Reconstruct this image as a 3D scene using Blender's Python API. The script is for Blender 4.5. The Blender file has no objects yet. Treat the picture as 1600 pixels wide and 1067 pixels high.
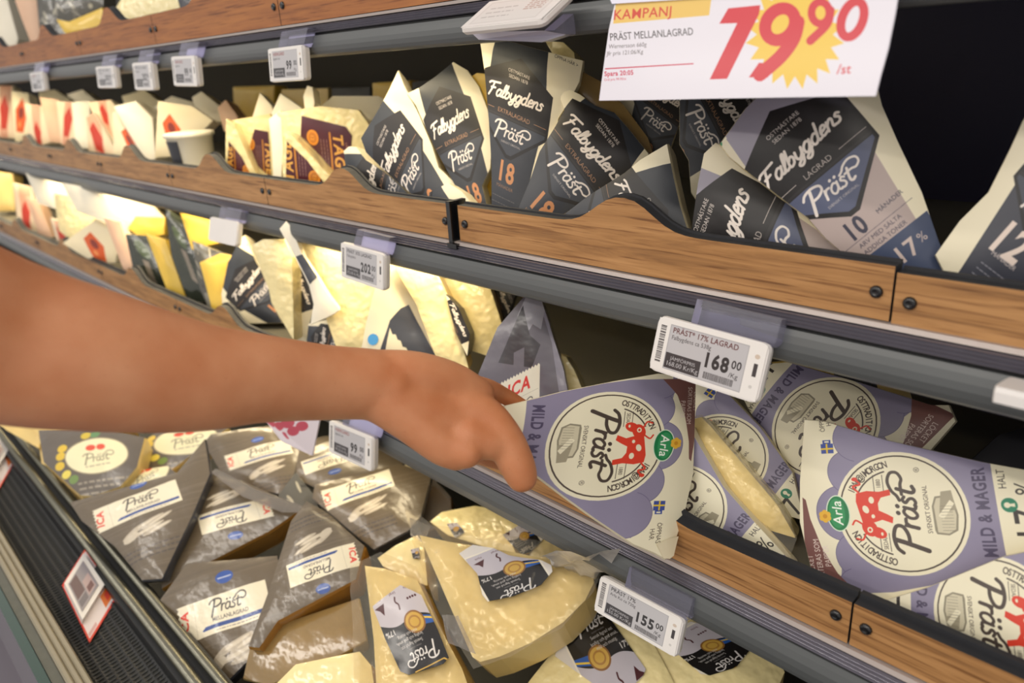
import bpy, math, random
import numpy as np
from mathutils import Vector, Matrix
from mathutils.geometry import delaunay_2d_cdt
random.seed(7)
SC = bpy.context.scene
COL = SC.collection
# ------------------------------------------------------------------ camera, world, lights, exposure
CZ = 1.55                      # camera height above the shop floor
AX = Vector((0.6991652, -0.21470198, 0.68196121))
AY = Vector((0.71236853, 0.29033943, -0.63893199))
AZ = Vector((-0.06082027, 0.93252672, 0.35594216))
FPX = 1170.47
cam_d = bpy.data.cameras.new('camera')
cam = bpy.data.objects.new('camera', cam_d)
COL.objects.link(cam)
R = Matrix((AX, AY, AZ))
cam.matrix_world = Matrix.Translation((0, 0, CZ)) @ R.to_4x4()
cam_d.sensor_width = 36
cam_d.lens = FPX / 1600 * 36
cam_d.clip_start = 0.02
cam_d.dof.use_dof = True
cam_d.dof.focus_distance = 0.68
cam_d.dof.aperture_fstop = 5.0
SC.camera = cam
w = bpy.data.worlds.new('shop_air'); SC.world = w; w.use_nodes = True
w.node_tree.nodes['Background'].inputs[0].default_value = (1.0, 0.95, 0.90, 1)
w.node_tree.nodes['Background'].inputs[1].default_value = 0.66
SC.view_settings.view_transform = 'Standard'
SC.view_settings.look = 'None'
SC.view_settings.gamma = 1.0
SC.view_settings.exposure = 0.12
SC.view_settings.use_curve_mapping = False

def area(name, loc, rot, sx, sy, power, col):
    l = bpy.data.lights.new(name, 'AREA'); l.shape = 'RECTANGLE'; l.size = sx; l.size_y = sy
    l.energy = power; l.color = col
    o = bpy.data.objects.new(name, l); o.location = loc; o.rotation_euler = rot; COL.objects.link(o); return o
area('aisle_light', (-0.6, -0.9, 2.9), (math.radians(30), 0, 0), 3.6, 0.10, 18, (1.0, 0.93, 0.84))
area('aisle_light', (-0.9, -2.4, 2.9), (math.radians(52), 0, 0), 3.6, 0.10, 20, (1.0, 0.93, 0.84))
area('aisle_light', (1.5, -0.7, 2.9), (math.radians(25), math.radians(28), 0), 1.6, 0.10, 8, (1.0, 0.92, 0.82))
# strip lamps under the shelf fronts (the tubes themselves are built with the shelves)
for (x0, x1, y, z, p, c) in [(-3.6, -0.62, .535, -.213, 7, (1, .80, .48)), (-3.6, -0.66, .50, -.448, 7, (1, .82, .52)),
                             (-3.6, -0.55, .535, .028, 7, (1, .82, .52))]:
    area('shelf_light', ((x0 + x1) / 2, y, CZ + z), (math.radians(-22), 0, 0), x1 - x0, 0.02, p, c)

# ------------------------------------------------------------------ pixel and plane helpers
def ray(px, py):
    v = Vector((px - 800.0, -(py - 533.5), -FPX))
    return Vector((AX.dot(v), AY.dot(v), AZ.dot(v)))
def P(px, py, y=None, z=None, d=None, x=None):
    r = ray(px, py)
    if y is not None: k = y / r.y
    elif z is not None: k = z / r.z
    elif x is not None: k = x / r.x
    else: k = d / FPX
    p = r * k; p.z += CZ
    return p
CAM = Vector((0, 0, CZ))
class Plane:
    def __init__(s, O, lean=20, yaw=20, n=None):
        if n is None:
            a, b = math.radians(lean), math.radians(yaw)
            n = Vector((math.cos(a) * math.sin(b), -math.cos(a) * math.cos(b), math.sin(a)))
        n = n.normalized()
        if n.dot(CAM - O) < 0: n = -n
        s.O, s.n = O, n
        s.e1 = Vector((0, 0, 1)).cross(n).normalized(); s.e2 = n.cross(s.e1).normalized()
    def st(s, px, py):
        r = ray(px, py); k = s.n.dot(s.O - CAM) / s.n.dot(r)
        q = CAM + r * k - s.O
        return (q.dot(s.e1), q.dot(s.e2))
    def w(s, a, b, h=0.0):
        return s.O + s.e1 * a + s.e2 * b + s.n * h

def lin(c):
    if isinstance(c, str):
        c = [int(c[i:i + 2], 16) / 255 for i in (0, 2, 4)]
    return tuple(((x / 12.92) if x <= .04045 else ((x + .055) / 1.055) ** 2.4) for x in c)
def rgb(c):
    return np.array([int(c[i:i + 2], 16) / 255 for i in (0, 2, 4)], dtype=np.float32)

# ------------------------------------------------------------------ a small polygon rasteriser for the flat print
def ccw(p):
    p = np.asarray(p, float)
    x, y = p[:, 0], p[:, 1]
    return p if (x * np.roll(y, -1) - np.roll(x, -1) * y).sum() >= 0 else p[::-1]
TEXTS = {}
def glyphs(s, bold=0.0):
    k = (s, bold)
    if k not in TEXTS:
        cu = bpy.data.curves.new('t', 'FONT'); cu.body = s; cu.size = 1; cu.offset = bold; cu.resolution_u = 3
        cu.space_character = 1.0 + bold * 4
        ob = bpy.data.objects.new('t', cu); COL.objects.link(ob)
        dg = bpy.context.evaluated_depsgraph_get()
        me = ob.evaluated_get(dg).to_mesh()
        me.calc_loop_triangles()
        v = np.array([q.co[:2] for q in me.vertices]) if len(me.vertices) else np.zeros((0, 2))
        t = np.array([q.vertices[:] for q in me.loop_triangles], int) if len(me.loop_triangles) else np.zeros((0, 3), int)
        tr = v[t] if len(t) else np.zeros((0, 3, 2))
        wd = v[:, 0].max() if len(v) else 0
        bpy.data.objects.remove(ob); bpy.data.curves.remove(cu)
        TEXTS[k] = (tr, wd)
    return TEXTS[k]
class Canvas:
    def __init__(s, name, w, box, bg, ss=2):
        s.name = name; s.u0, s.v0, s.u1, s.v1 = box; s.ss = ss
        s.w = w; s.h = int(w * (s.v1 - s.v0) / (s.u1 - s.u0)); s.a = np.zeros((s.h, s.w, 3), np.float32) + rgb(bg); s.img = None
    def px(s, p):
        p = np.asarray(p, float)
        return np.stack([(p[..., 0] - s.u0) / (s.u1 - s.u0) * s.w, (p[..., 1] - s.v0) / (s.v1 - s.v0) * s.h], -1) * s.ss
    def fill(s, cs, col, alpha=1.0):
        W, H = s.w * s.ss, s.h * s.ss
        E = []
        for c in cs:
            p = s.px(ccw(c)); E.append(np.concatenate([p, np.roll(p, -1, 0)], 1))
        if not E: return
        E = np.concatenate(E); E = E[np.abs(E[:, 1] - E[:, 3]) > 1e-9]
        if not len(E): return
        bx0 = int(max(0, (E[:, [0, 2]].min() // s.ss) * s.ss)); bx1 = int(min(W, (E[:, [0, 2]].max() // s.ss + 2) * s.ss))
        by0 = int(max(0, (E[:, [1, 3]].min() // s.ss) * s.ss)); by1 = int(min(H, (E[:, [1, 3]].max() // s.ss + 2) * s.ss))
        if bx1 <= bx0 or by1 <= by0: return
        d = np.where(E[:, 3] > E[:, 1], 1, -1)
        lo = np.minimum(E[:, 1], E[:, 3]); hi = np.maximum(E[:, 1], E[:, 3])
        r0 = np.clip(np.ceil(lo - .5), by0, by1).astype(int); r1 = np.clip(np.ceil(hi - .5), by0, by1).astype(int)
        n = np.maximum(r1 - r0, 0)
        idx = np.repeat(np.arange(len(E)), n)
        rows = r0[idx] + (np.arange(n.sum()) - np.repeat(np.cumsum(n) - n, n))
        e = E[idx]; x = e[:, 0] + (rows + .5 - e[:, 1]) / (e[:, 3] - e[:, 1]) * (e[:, 2] - e[:, 0])
        xi = np.clip(np.ceil(x - .5), bx0, bx1).astype(int) - bx0
        bw, bh = bx1 - bx0 + 1, by1 - by0
        acc = np.bincount((rows - by0) * bw + xi, weights=-d[idx], minlength=bw * bh).reshape(bh, bw)
        m = (np.abs(np.cumsum(acc, 1)) > .5)[:, :-1].astype(np.float32)
        k = s.ss; m = m.reshape(bh // k, k, (bw - 1) // k, k).mean((1, 3)) * alpha
        sl = s.a[by0 // k:by1 // k, bx0 // k:bx1 // k]
        sl += (rgb(col) - sl) * m[..., None]
    def poly(s, pts, col, alpha=1.0): s.fill([pts], col, alpha)
    def rect(s, x0, y0, x1, y1, col, alpha=1.0): s.fill([[(x0, y0), (x1, y0), (x1, y1), (x0, y1)]], col, alpha)
    def ell(s, x, y, rx, ry, col, rot=0, n=48, alpha=1.0):
        t = np.linspace(0, 2 * math.pi, n, endpoint=False); c, q = math.cos(rot), math.sin(rot)
        a, b = rx * np.cos(t), ry * np.sin(t)
        s.poly(np.stack([x + a * c - b * q, y + a * q + b * c], 1), col, alpha)
    def stroke(s, pts, wd, col, smooth=True, T=None, closed=False, alpha=1.0):
        p = np.asarray(pts, float)
        if smooth and len(p) > 2: p = crom(p, closed)
        elif closed: p = np.concatenate([p, p[:1]])
        if T is not None: p = p @ T[:, :2].T + T[:, 2]
        cs = []
        t = np.linspace(0, 2 * math.pi, 10, endpoint=False); circ = np.stack([np.cos(t), np.sin(t)], 1) * wd / 2
        for i in range(len(p)): cs.append(p[i] + circ)
        for a, b in zip(p[:-1], p[1:]):
            d = b - a; L = np.hypot(*d)
            if L < 1e-9: continue
            nn = np.array([-d[1], d[0]]) / L * wd / 2; cs.append([a + nn, b + nn, b - nn, a - nn])
        s.fill(cs, col, alpha)
    def text(s, t, x, y, size, col, rot=0, align=.5, bold=0.0, wx=1.0, shear=0.0, alpha=1.0):
        tr, wd = glyphs(t, bold)
        if not len(tr): return
        q = tr.reshape(-1, 2).copy(); q[:, 0] -= wd * align
        q[:, 0] = q[:, 0] * wx + q[:, 1] * shear; q *= size
        c, n = math.cos(rot), math.sin(rot)
        q = np.stack([x + q[:, 0] * c - q[:, 1] * n, y + q[:, 0] * n + q[:, 1] * c], 1)
        s.fill(list(q.reshape(-1, 3, 2)), col, alpha)
    def arctext(s, t, r, a0, a1, size, col, bold=0.0, wx=1.0, cx=0, cy=0):
        for i, ch in enumerate(t):
            a = a0 + (a1 - a0) * (i + .5) / len(t)
            if ch != ' ': s.text(ch, cx + r * math.cos(a), cy + r * math.sin(a), size, col, rot=a - math.pi / 2, bold=bold, wx=wx)
    def image(s):
        if s.img is None:
            im = bpy.data.images.new(s.name, s.w, s.h)
            a = np.ones((s.h, s.w, 4), np.float32); a[..., :3] = np.clip(s.a, 0, 1)
            im.pixels.foreach_set(a.ravel()); im.update(); im.pack(); s.img = im
        return s.img
def crom(p, closed=False, n=7):
    q = np.concatenate([p[-1:], p, p[:2]]) if closed else np.concatenate([2 * p[:1] - p[1:2], p, 2 * p[-1:] - p[-2:-1]])
    out = []
    for i in range(1, len(q) - 2):
        a, b, c, d = q[i - 1], q[i], q[i + 1], q[i + 2]
        for t in np.linspace(0, 1, n, endpoint=False):
            out.append(.5 * (2 * b + (c - a) * t + (2 * a - 5 * b + 4 * c - d) * t * t + (3 * b - a - 3 * c + d) * t ** 3))
    out.append(q[-2]); return np.array(out)
def TM(x, y, sx, rot=0, shear=0.0, sy=None):
    sy = sx if sy is None else sy
    c, n = math.cos(rot), math.sin(rot)
    A = np.array([[c, -n], [n, c]]) @ np.array([[sx, shear * sy], [0, sy]])
    return np.concatenate([A, [[x], [y]]], 1)
def prast(cv, x, y, wid, col, rot=0, k=1.0):
    """the flowing word with its long looping crossbar, centred on x, y"""
    s = wid / 4.4; T = TM(x, y, s, rot, .14, s * .68); T[:, 2] -= T[:, :2] @ np.array([2.15, .8]); wt = .175 * s * k
    cv.stroke([(.62, 1.85), (.5, 1.0), (.25, -.45)], wt * 1.25, col, T=T)
    cv.stroke([(-.05, 1.45), (.2, 1.85), (.8, 2.0), (1.35, 1.75), (1.4, 1.25), (1.0, .9), (.5, .85)], wt, col, T=T)
    cv.stroke([(1.5, .95), (1.42, .05)], wt, col, T=T)
    cv.stroke([(1.44, .55), (1.62, .9), (1.85, .92)], wt * .9, col, T=T)
    cv.stroke([(2.45, .85), (2.2, 1.0), (1.95, .65), (1.95, .2), (2.15, .02), (2.4, .35), (2.5, .95)], wt * .85, col, T=T)
    cv.stroke([(2.48, .9), (2.44, .2), (2.62, .04)], wt * .9, col, T=T)
    for dx in (2.12, 2.5): cv.stroke([(dx, 1.42), (dx + .03, 1.46)], wt * 1.1, col, False, T=T)
    cv.stroke([(3.08, .85), (2.9, 1.0), (2.76, .78), (2.98, .5), (3.02, .2), (2.84, .02), (2.66, .12)], wt * .85, col, T=T)
    cv.stroke([(3.5, 1.35), (3.36, .3), (3.5, .03), (3.72, .15)], wt, col, T=T)
    cv.stroke([(2.85, 1.22), (3.1, 1.4), (3.35, 1.75), (3.85, 1.98), (4.35, 1.72), (4.42, 1.2), (4.1, .9), (3.75, 1.02), (3.2, 1.0)], wt * .85, col, T=T)
FALB = [(.9, [[(.35, 1.75), (.22, .8), (.0, -.1)], [(-.25, 1.5), (-.05, 1.72), (.5, 1.78), (1.05, 1.85)], [(.1, .95), (.6, 1.02)]]),
        (.72, [[(.55, .8), (.3, .95), (.05, .6), (.08, .12), (.3, .0), (.52, .4), (.6, .9)], [(.58, .85), (.52, .15), (.75, .05)]]),
        (.42, [[(.0, .1), (.3, 1.1), (.32, 1.7), (.18, 1.6), (.1, .4), (.2, .02), (.42, .15)]]),
        (.66, [[(.12, 1.75), (.05, .3), (.2, .0), (.45, .2), (.48, .7), (.28, .9), (.1, .6)]]),
        (.72, [[(.05, .9), (.05, .3), (.25, .05), (.5, .35), (.58, .9)], [(.58, .9), (.5, -.3), (.25, -.65), (.05, -.4), (.6, .1)]]),
        (.72, [[(.52, .8), (.3, .95), (.05, .6), (.08, .12), (.3, .0), (.5, .4), (.58, .9)], [(.58, .9), (.5, -.3), (.25, -.65), (.05, -.4), (.62, .1)]]),
        (.78, [[(.52, .8), (.3, .95), (.05, .6), (.08, .12), (.3, .0), (.52, .4), (.62, 1.75)], [(.62, 1.7), (.52, .15), (.78, .05)]]),
        (.56, [[(.05, .45), (.4, .6), (.42, .9), (.2, .95), (.03, .5), (.15, .05), (.5, .15)]]),
        (.72, [[(.08, .9), (.03, .02)], [(.05, .5), (.3, .92), (.5, .8), (.46, .15), (.7, .06)]]),
        (.5, [[(.42, .8), (.22, .95), (.08, .75), (.32, .45), (.3, .1), (.08, .02)]])]
def falb(cv, x, y, wid, col, rot=0, k=1.0):
    tot = sum(a for a, _ in FALB); s = wid / tot
    T = TM(x, y, s, rot, .3, s * .66); T[:, 2] -= T[:, :2] @ np.array([tot / 2, .55]); cx = 0
    for a, ss in FALB:
        for st in ss: cv.stroke([(px + cx, py) for px, py in st], .15 * s * k, col, T=T)
        cx += a
def rows(cv, x0, x1, y, n, dy, h, col, alpha=.8, seed=1):
    """lines of print too small to read in the photograph: broken hairlines"""
    r = random.Random(seed)
    for i in range(n):
        x = x0
        while x < x1:
            l = r.uniform(.5, 1.6) * h * 3; cv.rect(x, y - i * dy, min(x + l, x1), y - i * dy + h, col, alpha); x += l + h * .9
# ------------------------------------------------------------------ printed designs
def ragged(x0, y0, x1, y1, n=14, d=.03, right=False):
    pts = [(x0 + (d if i % 2 else 0), y0 + (y1 - y0) * i / n) for i in range(n + 1)]
    pts += [(x1 - (d if (i % 2 and right) else 0), y1 + (y0 - y1) * i / n) for i in range(n + 1)] if right else [(x1, y1), (x1, y0)]
    return pts
def art_falb(kind):
    big = {'18': ('c98a5b', '2f333b', '34373f', 'EXTRALAGRAD', '3c404a'), '10': ('3b3a4a', 'a9a2ab', 'b5a49f', 'LAGRAD', '535a75'),
           '12': ('e3d2c6', '34363f', '3a3c47', 'LAGRAD', '3f434f')}[kind]
    num, panel, lower, word, blue = big
    cv = Canvas('print_hexagon_' + kind, 640, (-1.6, -2.6, 1.6, 1.75), 'e9e0c4')
    pn = panel if kind != '10' else '9c97a6'
    cv.poly([(-.85, 0), (-.72, 1.8), (.62, 1.8), (.85, 0)], pn)
    cv.poly([(-.95, .3), (-.86, -.3), (-.45, -2.7), (.45, -2.7), (.80, -.3), (.95, .3)], lower)
    if kind == '10': cv.poly([(-.75, -1.68), (-.45, -2.7), (.6, -2.7), (.8, -1.68)], '3f4a66')
    if kind == '10':
        cv.poly([(-1.6, 1.15), (-1.6, 1.8), (-.7, 1.8), (-.75, 1.15)], 'efe8cb')
        cv.ell(-.95, 1.2, .11, .11, '1f8a5c'); cv.rect(-.98, 1.12, -.92, 1.27, 'efe8cb')
    hx = [(0, 1.0), (.97, .52), (.97, -.38), (.08, -1.06), (-.08, -1.06), (-.97, -.38), (-.97, .52)]
    cv.poly(hx, '1d1a1b')
    cv.poly([(-.9, -.3), (.9, -.3), (.9, -.36), (.06, -.98), (-.06, -.98), (-.9, -.36)] if kind != '10' else [(-.9, -.3), (.9, -.3), (.9, -.36), (.06, -.98), (-.06, -.98), (-.9, -.36)], blue)
    cv.poly([(-.9, -.28), (.9, -.28), (.93, -.24), (-.93, -.24)], '2a2728')
    tx = 'ddd3cc'
    cv.text('OSTMÄSTARE', 0, .66, .1, tx); cv.text('SEDAN 1878', 0, .55, .1, tx)
    falb(cv, 0, .2, 1.5, 'ece2d8', k=1.3, rot=.06)
    c2 = 'a77d5c' if kind == '18' else 'bdb3ad'
    cv.text(word, 0, -.2, .13, c2)
    wl = .42 if kind == '18' else .3
    for sg in (-1, 1): cv.stroke([(sg * wl * 1.35, -.155), (sg * .9, -.155)], .01, c2, False)
    prast(cv, 0, -.53, .98, 'e6ddd6', k=1.05)
    cv.text('SVENSKT ORIGINAL', .02, -.77, .062, 'c3bab4')
    cv.text(kind, -.02 if kind == '18' else -.15, {'18': -1.53, '10': -1.37, '12': -1.6}[kind], {'18': .58, '10': .4, '12': .85}[kind], num, bold=.03, wx=.8)
    if kind == '18':
        cv.text('MÅNADER', 0, -1.68, .1, '8f6a50')
        rows(cv, -.32, .32, -1.88, 3, .13, .018, '6f6a68', .8, 3); cv.text('FETT 17%', 0, -2.35, .1, '6f6a68')
    elif kind == '10':
        cv.text('MÅNADER', .47, -1.27, .1, '3b3a4a', rot=.05)
        cv.stroke([(-.6, -1.42), (.75, -1.40)], .008, '5a5560', False)
        cv.text('ARV MED SÄLTA', 0.1, -1.53, .1, '4a4654'); cv.text('ADDIGA TONER', 0.1, -1.65, .1, '4a4654')
        cv.text('17', .2, -2.08, .36, 'cbb9b2', bold=.02); cv.text('%', .5, -2.0, .2, 'cbb9b2')
    else:
        cv.text('MÅNADER', 0, -1.68, .12, 'd0c4bf'); rows(cv, -.32, .32, -1.9, 3, .12, .02, '9a9aa4', .8, 5)
    cv.text('ÖPPNA HÄR >', 1.17, 1.30, .1, '403a36')
    if kind == '10': cv.text('ÖPPNA HÄR', -1.2, 1.05, .1, '403a36', rot=.6)
    return cv
def art_arla():
    L, C, B = '8c869f', 'ebe4c8', '4b4039'
    cv = Canvas('print_round_badge', 900, (-1.9, -3.0, 2.3, 1.95), C)
    cv.poly([(-1.46, 1.2), (-1.42, .3), (-.95, -1.45), (1.15, -1.45), (1.6, .2), (1.75, .7), (1.2, .7), (0, .9)], L)
    for x, y, r in [(0, .93, .48), (.72, .72, .40), (-.74, .75, .40), (1.33, .55, .42), (-1.3, .85, .34)]:
        cv.ell(x, y, r + .012, r + .012, '6f6786'); cv.ell(x, y, r, r, L)
    cv.poly([(-1.46, 1.0), (-1.42, .3), (-.9, -1.4), (1.1, -1.4), (1.55, .2), (1.2, .6), (0, .8)], L)
    cv.poly([(-1.9, 1.2), (-1.40, 1.1), (-1.33, .3), (-.9, -1.6), (-1.9, -1.6)], C)
    cv.poly([(-1.38, .9), (-1.05, 1.18), (-.6, 1.4), (-.1, 1.55), (.25, 1.6), (.3, 1.66), (-1.46, 1.78)], '7c544f')
    for i, t in enumerate(['LÖCKET', 'SORTERAS SOM', 'PAPPER']): cv.text(t, -.95 + .1 * i, 1.58 - .15 * i, .15, 'e6d6cc', rot=.05, wx=.75)
    cv.ell(0, 0, 1.05, 1.05, C); cv.ell(0, 0, .99, .99, B); cv.ell(0, 0, .965, .965, C)
    cv.arctext('OSTTRADITION', .79, 2.95, 1.98, .165, B, bold=.02, wx=.72); cv.arctext('IDAG@IMORGON', .79, 1.14, .15, .165, B, bold=.02, wx=.72)
    for a0, a1 in ((2.85, 2.1), (1.05, .25)):
        t = np.linspace(a0, a1, 14); cv.stroke(np.stack([.73 * np.cos(t), .73 * np.sin(t)], 1), .025, B, False)
    cv.text('SEDAN', -.5, .26, .1, B, wx=.8); cv.text('1880', .5, .26, .1, B, wx=.8)
    for sx in (-.5, .5):
        for yy in (.22, .37): cv.stroke([(sx - .15, yy), (sx + .15, yy)], .012, B, False)
    # red cow
    Rd = 'd8402c'
    cv.poly([(-.2, .62), (.0, .66), (.2, .70), (.34, .68), (.38, .5), (.36, .3), (.40, .12), (.30, .12), (.26, .28), (.16, .34), (.04, .34), (-.02, .22), (-.08, .12), (-.18, .14), (-.12, .30), (-.16, .42)], Rd)
    cv.ell(-.26, .52, .15, .12, Rd, .5); cv.ell(-.34, .38, .09, .13, Rd, -.4); cv.stroke([(-.20, .62), (-.13, .74), (-.2, .80)], .03, Rd); cv.stroke([(-.36, .60), (-.46, .66), (-.44, .76)], .03, Rd)
    cv.stroke([(.36, .64), (.46, .72), (.50, .60), (.58, .66)], .035, Rd); cv.ell(.59, .68, .035, .05, Rd)
    cv.ell(.06, .55, .07, .05, C, .4); cv.ell(.22, .44, .06, .045, C); cv.ell(-.06, .44, .035, .03, C); cv.ell(-.29, .52, .05, .045, C); cv.ell(-.29, .52, .025, .022, Rd); cv.ell(-.36, .33, .03, .02, C)
    prast(cv, -.02, -.10, 1.34, B, k=1.15)
    cv.text('SVENSKT ORIGINAL', .05, -.46, .105, B, wx=.85); cv.text('®', .72, -.38, .12, B)
    # cheese engraving
    cv.poly([(-.36, -.52), (-.3, -.5), (.1, -.5), (.26, -.56), (.28, -.72), (.2, -.84), (-.05, -.88), (-.3, -.84), (-.38, -.7)], '8f8874'); cv.poly([(-.33, -.54), (.1, -.53), (.23, -.58), (.25, -.72), (.18, -.81), (-.05, -.85), (-.28, -.81), (-.35, -.7)], 'cfc7ac')
    cv.poly([(-.02, -.6), (.34, -.66), (.36, -.82), (.04, -.86)], 'a39b84'); cv.poly([(-.06, -.58), (.2, -.78), (.14, -.84), (-.12, -.65)], C)
    for i in range(9): cv.stroke([(-.3 + i * .05, -.62), (-.3 + i * .05, -.8)], .006, '7b7463', False)
    # oval maker mark
    cv.ell(.0, 1.03, .32, .21, 'd9e6cf'); cv.ell(.0, 1.03, .30, .19, '1f7a48'); cv.ell(.0, 1.05, .26, .14, '35915a')
    cv.text('Arla', .0, .96, .24, 'f2f6ea', bold=.012, shear=.15)
    for a in range(6): cv.ell(-.05 + .065 * math.cos(a * 1.047), 1.27 + .065 * math.sin(a * 1.047), .05, .05, 'e3b23c')
    cv.ell(-.05, 1.27, .04, .04, 'c98f2a')
    cv.text('MILD & MAGER', .0, -1.34, .27, '4d4660', bold=.03, wx=.72)
    cv.text('17', -.22, -2.08, .62, '39332f', bold=.006, wx=.85); cv.text('%', .36, -2.02, .42, '39332f', wx=.8); cv.text('HALT', .52, -1.62, .16, '39332f', wx=.8)
    cv.ell(.5, -1.88 + .45, .001, .001, C)
    cv.ell(.1, -1.62, .115, .115, '1f7d5c'); cv.ell(.1, -1.59, .045, .045, C); cv.poly([(.07, -1.7), (.13, -1.7), (.115, -1.6), (.085, -1.6)], C)
    cv.poly([(-1.5, -2.28), (1.5, -2.28), (1.5, -3), (-1.5, -3)], L); cv.text('SOLROSER', 0, -2.5, .14, 'ddd6e4', wx=.8) if False else None
    # small flag mug and opening words
    cv.rect(1.08, .98, 1.26, 1.2, '3c4f9a'); cv.rect(1.26, 1.02, 1.33, 1.16, '3c4f9a'); cv.rect(1.28, 1.05, 1.31, 1.13, C)
    cv.rect(1.15, .98, 1.18, 1.2, 'e5c23c'); cv.rect(1.08, 1.08, 1.26, 1.11, 'e5c23c')
    cv.text('ÖPPNAS', 1.68, 1.12, .12, '4b4039', rot=.1, wx=.85); cv.text('HÄR', 1.7, 1.0, .12, '4b4039', rot=.1, wx=.85)
    return cv
def art_ica(shelf=False):
    G = '645847' if not shelf else '66616b'
    cv = Canvas('print_grey_film' + ('_b' if shelf else ''), 640, (-1.7, -2.1, 1.7, 1.5), G)
    if shelf:
        cv.poly([(-.3, 1.5), (.2, 1.5), (.9, -.3), (1.3, -2.1), (1.7, -2.1), (1.7, 1.5)], '8b8796')
        cv.poly([(-.4, .9), (-.1, 1.3), (.45, 1.2), (.62, .7), (.5, .2), (.2, .45), (-.1, .2)], '9c9aa4'); cv.poly([(-1.1, -.1), (-.2, 1.1), (.1, .2), (.5, -.2), (.2, -.7)], '2f2a31')
        cv.fill([ragged(-.1, -.05, -.5, -1.9, 4, .0)], G)
        n = 13
        pts = [(-1.0 + 1.5 * i / (2 * n), -.72 + (.06 if i % 2 else 0)) for i in range(2 * n + 1)] + [(.5, -2.0), (-1.0, -2.0)]
        cv.poly(pts, 'e6dfcc'); cv.text('ICA', -.3, -1.2, .5, 'd42a20', bold=.03, shear=.1); cv.stroke([(-.95, -1.33), (.45, -1.33)], .01, 'a8a090', False)
        prast(cv, -.2, -1.6, .8, '3a3538')
        return cv
    r = random.Random(4)
    for i in range(26):                       # brushed, board-like print on the film
        y = r.uniform(-2, 1.4); cv.rect(-1.7, y, 1.7, y + r.uniform(.01, .05), r.choice(['6e6252', '5a5042', '756a5a']), .5)
    cv.ell(.15, .62, .2, .12, '2d4f9e'); cv.rect(-.0, .61, .3, .63, 'c8cede')
    # a pale hand holding a wedge, drawn as light shapes
    for x, y, a, l in [(-.25, -.72, .5, .28), (-.05, -.66, .3, .36), (.12, -.6, .25, .42), (.35, -.62, .3, .38), (.1, -.78, .2, .4), (.3, -.84, .2, .35)]:
        cv.ell(x, y, l, .055, 'b5aa98', a); cv.ell(x + .05, y + .01, l * .7, .03, 'cfc5b2', a)
    cv.ell(-.3, -.85, .2, .09, 'c0b6a4', .4)
    pts = ragged(-1.0, -.33, 1.0, .33, 14, .045)
    cv.poly(pts, 'e6dec6'); cv.stroke([(-.62, -.31), (-.62, .31)], .008, 'b5ad9a', False)
    cv.text('ICA', -.78, 0, .24, 'd8321f', rot=math.pi / 2 - .15, bold=.03); 
    prast(cv, .12, .12, .8, '2c282a', k=.95)
    cv.text('MELLANLAGRAD', .14, -.12, .1, '4a4446', bold=.01)
    cv.poly([(-.5, -.22), (-.42, -.17), (.95, -.17), (.95, -.24), (-.48, -.24)], '28468c'); rows(cv, -.2, .7, -.29, 1, .1, .02, '6a6466', .7, 2)
    cv.poly([(-.95, -1.5), (-.85, -1.62), (-.75, -1.5)], 'd8d2c6'); rows(cv, -.6, .7, -1.25, 3, .12, .03, '39343a', .7, 8)
    return cv
def art_wern(gold='c9a24a'):
    cv = Canvas('print_black_label', 560, (-1.05, -1.35, 1.05, 1.35), 'dcd6cf')
    cv.poly([(-1, -1.28), (1, -1.28), (1, 1.05), (.7, 1.28), (-.7, 1.28), (-1, 1.05)], 'e9e2d2')
    cv.poly([(-.94, -1.22), (.94, -1.22), (.94, 1.02), (.66, 1.22), (-.66, 1.22), (-.94, 1.02)], '1b191a')
    t = np.linspace(0, 1, 20); curve = [(-.94, -.1)] + [(-.94 + 1.88 * k, -.1 - .38 * k - .12 * math.sin(k * 6.28)) for k in t]
    cv.poly(curve + [(.94, -1.22), (-.94, -1.22)], 'bcb6be')
    cv.poly([(-.94, .06), (-.94, -.1), (-.4, -.28), (-.2, -.28), (-.45, .0)], '2b5aa8'); cv.poly([(-.94, .0), (-.94, -.05), (-.4, -.24), (-.3, -.22)], 'e3c04a')
    cv.ell(-.2, -.16, .34, .30, '8a5f30'); cv.ell(-.2, -.16, .29, .25, gold); cv.ell(-.2, -.16, .2, .17, 'a87a3a'); cv.ell(-.2, -.16, .15, .12, gold)
    prast(cv, .05, .62, 1.05, 'd9d5d2'); cv.text('SVENSKT ORIGINAL', .15, .38, .05, '9a9694')
    for i, s in enumerate(['Svensk lagrad ost', 'kraftig och god smak,', 'mild och mustig.']): cv.text(s, .2, .26 - i * .13, .12, 'cfcac6', wx=.9)
    cv.text('17%', .68, -.22, .2, 'd9d5d2', bold=.01)
    cv.poly([(-.5, .92), (.5, .92), (.66, 1.06), (.5, 1.22), (-.5, 1.22), (-.66, 1.06)], gold); cv.poly([(-.47, .95), (.47, .95), (.6, 1.06), (.47, 1.19), (-.47, 1.19), (-.6, 1.06)], '1b191a')
    cv.text('Wernersson', 0, 1.03, .17, 'd9d5d2', shear=.3, wx=.85)
    M = '4a2226'
    for k in range(4): cv.ell(-.62 + k * .09, -.78, .035, .035, M)
    cv.stroke([(.05, -.62), (.02, -.74), (.08, -.84), (.03, -.95)], .05, M); cv.poly([(.45, -.95), (.6, -.65), (.68, -.8), (.82, -.9)], M)
    for s, x in (('Styrka', -.5), ('Längd', .05), ('Mjölk', .6)): cv.text(s, x, -1.1, .1, M)
    return cv
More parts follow.
